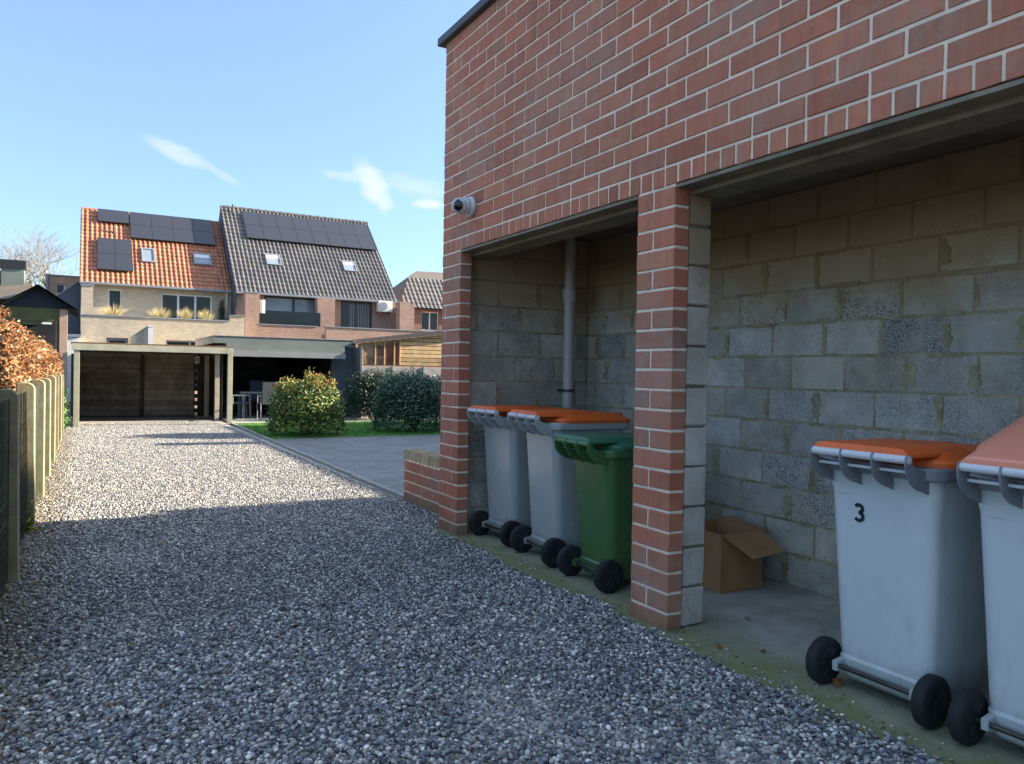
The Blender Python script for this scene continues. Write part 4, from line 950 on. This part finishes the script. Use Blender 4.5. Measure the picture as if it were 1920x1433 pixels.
GW = thing('garden_wall', 'tall pale garden partition wall behind the carport roof', 'wall', (1.64, 25, 0)); MB().box(0, .12, 0, 9.9, 0, 2.53).build('wall', MT['orange_wall'], GW); MB().box(-.02, .14, -.04, 9.9, 2.532, 2.57).build('coping', MT['white'], GW); MB().box(-.005, .125, -.03, -.002, 0, 2.53).build('lit_end_face', MT['white'], GW)  # white end face: sunlight on the wall end is put into its colour
# grasses and potted plants on the terrace edge
def tuft(x, y, z, r, h, cols, label, n=420, name='ornamental_grass'):
    a = rng.uniform(0, 6.28, n); t = rng.uniform(0, 1, n) ** .5; base = np.stack([np.cos(a) * r * .25 * t, np.sin(a) * r * .25 * t, 0 * a], 1)
    top = np.stack([np.cos(a) * r * t * 1.1, np.sin(a) * r * t * 1.1, h * rng.uniform(.5, 1.05, n) * (1 - .35 * t)], 1); sd = np.stack([-np.sin(a), np.cos(a), 0 * a], 1) * .011
    V = np.stack([base - sd, base + sd, top], 1).reshape(-1, 3); o = rawmesh(name, V, np.arange(3 * n).reshape(-1, 3), MT['grass'], palette(n, cols)); o.location = (x, 35.5, 3.3); tag(o, label, 'plant', 'dry grasses along the terrace parapet')
YG = ['#c6b684', '#b0a070', '#dccfa4', '#8c8a58']
for x, r, lb in ((1.0, .42, 'dry yellow grass tuft beneath the narrow upper window'), (2.75, .45, 'dry yellow grass tuft between the upper windows'), (3.75, .33, 'dry yellow grass tuft below the triple window, left of its middle'), (4.55, .35, 'dry yellow grass tuft below the right part of the triple window')): tuft(x, 35.6, 3.15, r * 1.35, .74, YG, lb)
shrub('potted_shrub', 'dark green bush on the terrace by the dark house', 5.75, 36.6, .4, .3, .75, 1500, .06, DC, DW, stems=4).location.z = 2.95
shrub('climbing_plant', 'slim dark climbing shrub on the wall beside the triple window', 5.7, 38.75, .17, .15, 1.5, 1200, .06, DC, DW, stems=4).location.z = 3.2
# --- house with dark roof
D_ = thing('terraced_house', 'rust brick house with dark tiled roof and two rows of solar panels', 'house', (6.2, 38, 0), group='row houses beyond the carport'); do = (6.2, 38)
YD, ZD = 38., 5.03
mb = MB(); holes(mb, 0.02, 7.95, .0, .3, 0, ZD - .05, [(1.3, 4.15, 2.9, 4.88), (5.05, 6.7, 2.9, 4.85)]); mb.box(7.65, 7.95, .3, 10, 0, ZD); mb.box(.02, 7.95, 10, 10.2, 0, ZD); mb.build('wall', MT['red_wall'], D_)
g_ = MB(); g_.prism([(.0, ZD - 2.2), (10, ZD - 2.2), (10, ZD - .1), (5.07, ZD + 4.55), (-.18, ZD - .20)], 0, -.02, .018); g_.build('party_gable', MT['slatewall'], D_)
g_ = MB(); g_.prism([(.1, ZD - .15), (10, ZD - .15), (5.0, ZD + 4.4)], 0, 7.7, 7.93); g_.build('gable', MT['red_wall'], D_)
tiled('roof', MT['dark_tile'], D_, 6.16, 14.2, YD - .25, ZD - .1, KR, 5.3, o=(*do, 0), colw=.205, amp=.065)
bk = MB(); bk.add([(0, 5.05, ZD + 4.82), (8, 5.05, ZD + 4.82), (8, 10.3, ZD - .1), (0, 10.3, ZD - .1)], [(0, 1, 2, 3)]); bk.build('rear_roof', MT['dark_tile'], D_)
rc = MB()
for k in range(20): rc.tube([(.4 * k, 5.05, ZD + 4.82), (.4 * k + .41, 5.05, ZD + 4.84)], [.10, .12], 10)
rc.build('ridge', MT['dark_tile'], D_)
MB().box(-.04, 8.05, -.36, -.24, ZD - .16, ZD - .06).build('gutter', MT['zinc'], D_)
p = rpt(6.75, 4.9, YD - .25, ZD - .1, do); MB().tube([p, (p[0], p[1], p[2] + .5)], .045, 8).build('vent_pipe', MT['dark'], D_)
yd, zd = YD - .25, ZD - .1
panels(D_, 7.2, 14.05, 3.2, 4.98, yd, zd, do, 8, 2)
skylight(D_, 7.88, 8.62, 1.66, 2.32, yd, zd, do); skylight(D_, 11.82, 12.52, 1.66, 2.3, yd, zd, do)
window(D_, 7.5, 10.35, 38.14, 2.9, 4.88, 2, fm='dark', o=do, gm='skyglass', fw=.09, blind=.0); window(D_, 11.25, 12.9, 38.14, 2.9, 4.85, 2, fm='dark', o=do, gm='glass', fw=.07, name='sliding_door')
m = MB()
for k in range(12): m.box(11.75 + k * .09 - 6.2, 11.79 + k * .09 - 6.2, .152, .158, 3.0, 4.75)
m.build('blind_slats', MT['soffitw'], D_)
AC = thing('air_conditioner', 'white air conditioning unit on the wall of the dark roofed house', 'air conditioner', (13.45, 37.9, 4.38))
MB().box(-.38, .38, -.28, .02, 0, .56).build('casing', MT['white'], AC, bevel=.02); MB().tube([(-.1, -.285, .28), (-.1, -.30, .28)], .22, 28).build('fan_grille', MT['zinc'], AC)
for x in (-.28, .28): MB().box(x - .02, x + .02, -.28, .08, -.05, -.002).build('bracket', MT['dark'], AC)
E2 = thing('house_extension', 'rust brick terrace parapet and piers below the dark tiled roof', 'building', (6.15, 36, 0)); e2 = (6.15, 36)
mb = MB()
def e2b(x0, x1, y0, y1, z0, z1): mb.box(x0 - 6.15, x1 - 6.15, y0 - 36, y1 - 36, z0, z1)
e2b(6.29, 6.9, 36, 36.5, 0, 4.76); e2b(6.9, 9.55, 36.02, 36.3, 0, 3.36); e2b(9.55, 9.75, 36.02, 37.2, 0, 3.3); e2b(9.86, 10.72, 37.2, 37.7, 0, 4.84); e2b(9.752, 16.4, 35.2, 35.5, 0, 3.33); e2b(13.63, 14.2, 36, 36.5, 3.3, 4.8); e2b(14.2, 14.4, 36, 38, 3, 4.7)
mb.build('wall', MT['red_wall'], E2)
mb = MB(); e2b(6.9, 9.56, 35.98, 36.34, 3.362, 3.40); e2b(9.72, 16.4, 35.16, 35.54, 3.332, 3.37); e2b(6.27, 6.92, 35.98, 36.52, 4.762, 4.8); mb.build('coping', MT['zinc'], E2)
mb = MB(); e2b(6.95, 9.8, 36.42, 36.44, 3.4, 4.05); mb.build('glass_railing', MT['darkglass'], E2)
mb = MB(); e2b(6.2, 14.3, 36.3, 38, 2.75, 2.85); mb.build('terrace_floor', MT['paleconc'], E2)
MB().tube([(.93, .3, 3.9), (.93, .3, 4.5)], .12, 14).build('wall_lamp', MT['white'], E2)
# --- house behind at right
Rr_ = thing('background_house', 'small brown brick house with tiled hip roof beside the garage corner', 'house', (15.8, 41.5, 0)); ro = (15.8, 41.5)
mb = MB(); holes(mb, 0, 5, 0, .3, 0, 5.05, [(1.25, 2.35, 3.75, 4.85)]); mb.box(0, .3, .3, 5, 0, 5.05); mb.build('wall', MT['dark_wall'], Rr_)
window(Rr_, 17.05, 18.15, 41.62, 3.75, 4.85, 2, o=ro)
mb = MB()
# front roof slope with a slanting hip edge on the left
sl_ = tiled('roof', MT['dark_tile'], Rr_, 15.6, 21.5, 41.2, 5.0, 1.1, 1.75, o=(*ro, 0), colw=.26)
bm = bmesh.new(); bm.from_mesh(sl_.data); bmesh.ops.bisect_plane(bm, geom=bm.verts[:] + bm.edges[:] + bm.faces[:], plane_co=(-.2, -.3, 5.), plane_no=(-1.75, 1.15, 0), clear_outer=True); bm.to_mesh(sl_.data); bm.free()
mb.add([(-.2, -.3, 5.0), (.95, 1.45, 6.93), (2.2, 3.3, 7.6), (-.2, 7, 5.2)], [(0, 1, 2, 3)]); mb.add([(.95, 1.45, 6.93), (5.7, 1.45, 6.93), (5.7, 3.3, 7.7), (2.2, 3.3, 7.6)], [(0, 1, 2, 3)]); mb.build('hip', MT['slate'], Rr_)
# --- buildings at left
LB = thing('brick_building', 'ochre brick flat topped building left of the orange roof', 'building', (-1.5, 42, 0))
mb = MB(); holes(mb, 0, 1.55, 0, .3, 0, 5.55, [(.28, .68, 4.7, 5.2)]); mb.box(0, .2, .3, 5, 0, 5.55); mb.build('wall', MT['ochre'], LB); MB().box(-.04, 1.55, -.04, 5, 5.55, 5.6).build('coping', MT['zinc'], LB); window(LB, -1.22, -.82, 42.1, 4.7, 5.2, o=(-1.5, 42)); MB().box(-.12, -.01, -.1, .4, 0, 5.62).build('corner_pier', MT['zinc'], LB)
LS = thing('lean_to', 'slate blue sloping side wall between the brick building and the sand brick house', 'building', (-1.4, 39.5, 0))
mb = MB(); mb.prism([(.0, 0), (1.22, 0), (1.22, 5.16), (0.0, 4.15)], 1, 0, .3); mb.build('wall', MT['slatewall'], LS); MB().prism([(0, 4.152), (1.22, 5.162), (1.22, 5.21), (0, 4.2)], 1, -.03, .33).build('verge', MT['zinc'], LS)
LF = thing('low_shed', 'low pale flat roofed shed peeking over the carport end', 'shed', (-.85, 33, 0)); MB().box(0, .7, 0, 3, 0, 2.42).build('wall', MT['white'], LF); MB().box(-.03, .73, -.05, 3.02, 2.42, 2.52).build('roof', MT['zinc'], LF)
GZ = thing('garden_house', 'dark gabled garden house with brown roof and chimney behind the hedge', 'garden house', (-1.2, 26, 0))
def gz(name, m, *a): return MB().box(*a).build(name, m, GZ)
MB().prism([(-.92, 3.0), (.93, 3.0), (.02, 3.6)], 1, 0, .12).build('gable', MT['blackclad'], GZ)
r1 = MB(); r1.add([(-1.0, -.2, 2.98), (.02, -.2, 3.66), (.02, 4, 3.66), (-1.0, 4, 2.98), (1.02, -.2, 2.98), (1.02, 4, 2.98)], [(0, 1, 2, 3), (1, 4, 5, 2)])
r1.add([(-1.0, -.2, 2.93), (.02, -.2, 3.60), (.02, 4, 3.60), (-1.0, 4, 2.93), (1.02, -.2, 2.93), (1.02, 4, 2.93)], [(0, 1, 2, 3), (1, 4, 5, 2)]); r1.build('roof', MT['blackclad'], GZ)
gz('fascia', MT['olive'], -.9, .72, .0, .1, 2.62, 2.995); gz('beam', MT['olive'], -.9, .72, .02, .1, 2.5, 2.618); gz('dark_wall', MT['blackclad'], -.95, .72, .6, .7, 0, 2.6); gz('column', MT['ochre'], .56, .76, -.02, .2, 0, 2.98); gz('light_strip', MT['white'], .12, .36, -.03, 0, 2.53, 2.59); gz('column', MT['darkboard'], .46, .56, -.01, .18, 0, 2.62)
r2 = MB(); 
r2.add([(-3.5, .6, 2.95), (.1, .6, 3.35), (-.5, 2.2, 4.05), (-3.5, 2.2, 4.05)], [(0, 1, 2, 3)]); r2.add([(-.5, 2.2, 4.05), (-3.5, 2.2, 4.05), (-3.5, 5, 2.9), (.4, 5, 2.9), (.1, .6, 3.3)], [(0, 1, 2, 3), (0, 3, 4)]); r2.build('rear_roof', MT['slate'], GZ)
gz('chimney', MT['fascia'], -1.0, -.42, 1.6, 2.1, 3.5, 4.25); gz('chimney_cap', MT['blackclad'], -1.04, -.38, 1.56, 2.14, 4.25, 4.5); gz('chimney', MT['fascia'], -1.6, -1.02, 2.0, 2.4, 3.5, 4.2); gz('side_wall', MT['dark_wall'], -3.4, -.96, .75, .85, 0, 3.05)
# --- neighbour building right of the yard (beyond the frame, it shades the yard)
NB = thing('neighbour_building', 'flat roofed brick building beyond the yard to the right', 'building', (10, 6.2, 0))
MB().box(0, 6, 0, 11.4, 0, 2.86).build('wall', MT['dark_wall'], NB); MB().box(-.03, 6, -.03, 11.43, 2.862, 2.9).build('coping', MT['zinc'], NB); MB().box(0, .5, 6.85, 7.3, 2.9, 3.58).build('chimney', MT['dark_wall'], NB)

# ---------------------------------------------------------------- bare tree
random.seed(11)
BT = thing('bare_tree', 'leafless winter tree rising behind the dark garden house', 'tree', (-2.75, 52, 0)); BT.scale = (.86, .86, .74)
tm = MB(); tw = MB(); ivy = []
def grow(p, d, L, r, depth):
    pts = [p]; q = p; dd = d
    for i in range(3):
        dd = (dd + Vector((random.gauss(0, .10), random.gauss(0, .10), random.gauss(0, .04) + .03))).normalized(); q = q + dd * L / 3; pts.append(q)
    (tm if depth > 4 else tw).tube(pts, [r, r * .9, r * .8, r * .66], 6 if depth > 3 else 3, caps=False)
    if depth >= 4: ivy.extend([pt + Vector((random.gauss(0, .1), random.gauss(0, .1), random.gauss(0, .15))) for pt in pts for _ in range(10 if depth > 5 else 5)])
    if depth == 0: return
    for k in range(random.choice([2, 3, 3])):
        a = Vector((random.gauss(0, 1), random.gauss(0, 1), random.gauss(.1, .5))).normalized()
        nd = (dd * 1.0 + a * random.uniform(.35, .8)).normalized(); grow(pts[-1] if k == 0 else pts[random.choice([2, 3])], nd, L * random.uniform(.68, .9), r * .62, depth - 1)
grow(Vector((0, 0, 0)), Vector((.03, 0, 1)), 3.0, .22, 8)
tm.build('trunk', MT['palebark'], BT, smooth=True); xs_t = [v[0] for v in tw.v]; print('TREE', min(xs_t), max(xs_t), max(v[2] for v in tw.v)); tw.build('crown', MT['palebark'], BT, smooth=True)
ip = np.array([v[:] for v in ivy]); V, F, C = leaves(ip, np.full(len(ip), .14), palette(len(ip), ['#7d7a3c', '#9a9350', '#5c6030']), None, .8); rawmesh('ivy', V, F, MT['leaf'], C, BT)
print('faces', sum(len(o.data.polygons) for o in bpy.data.objects if o.type == 'MESH'))
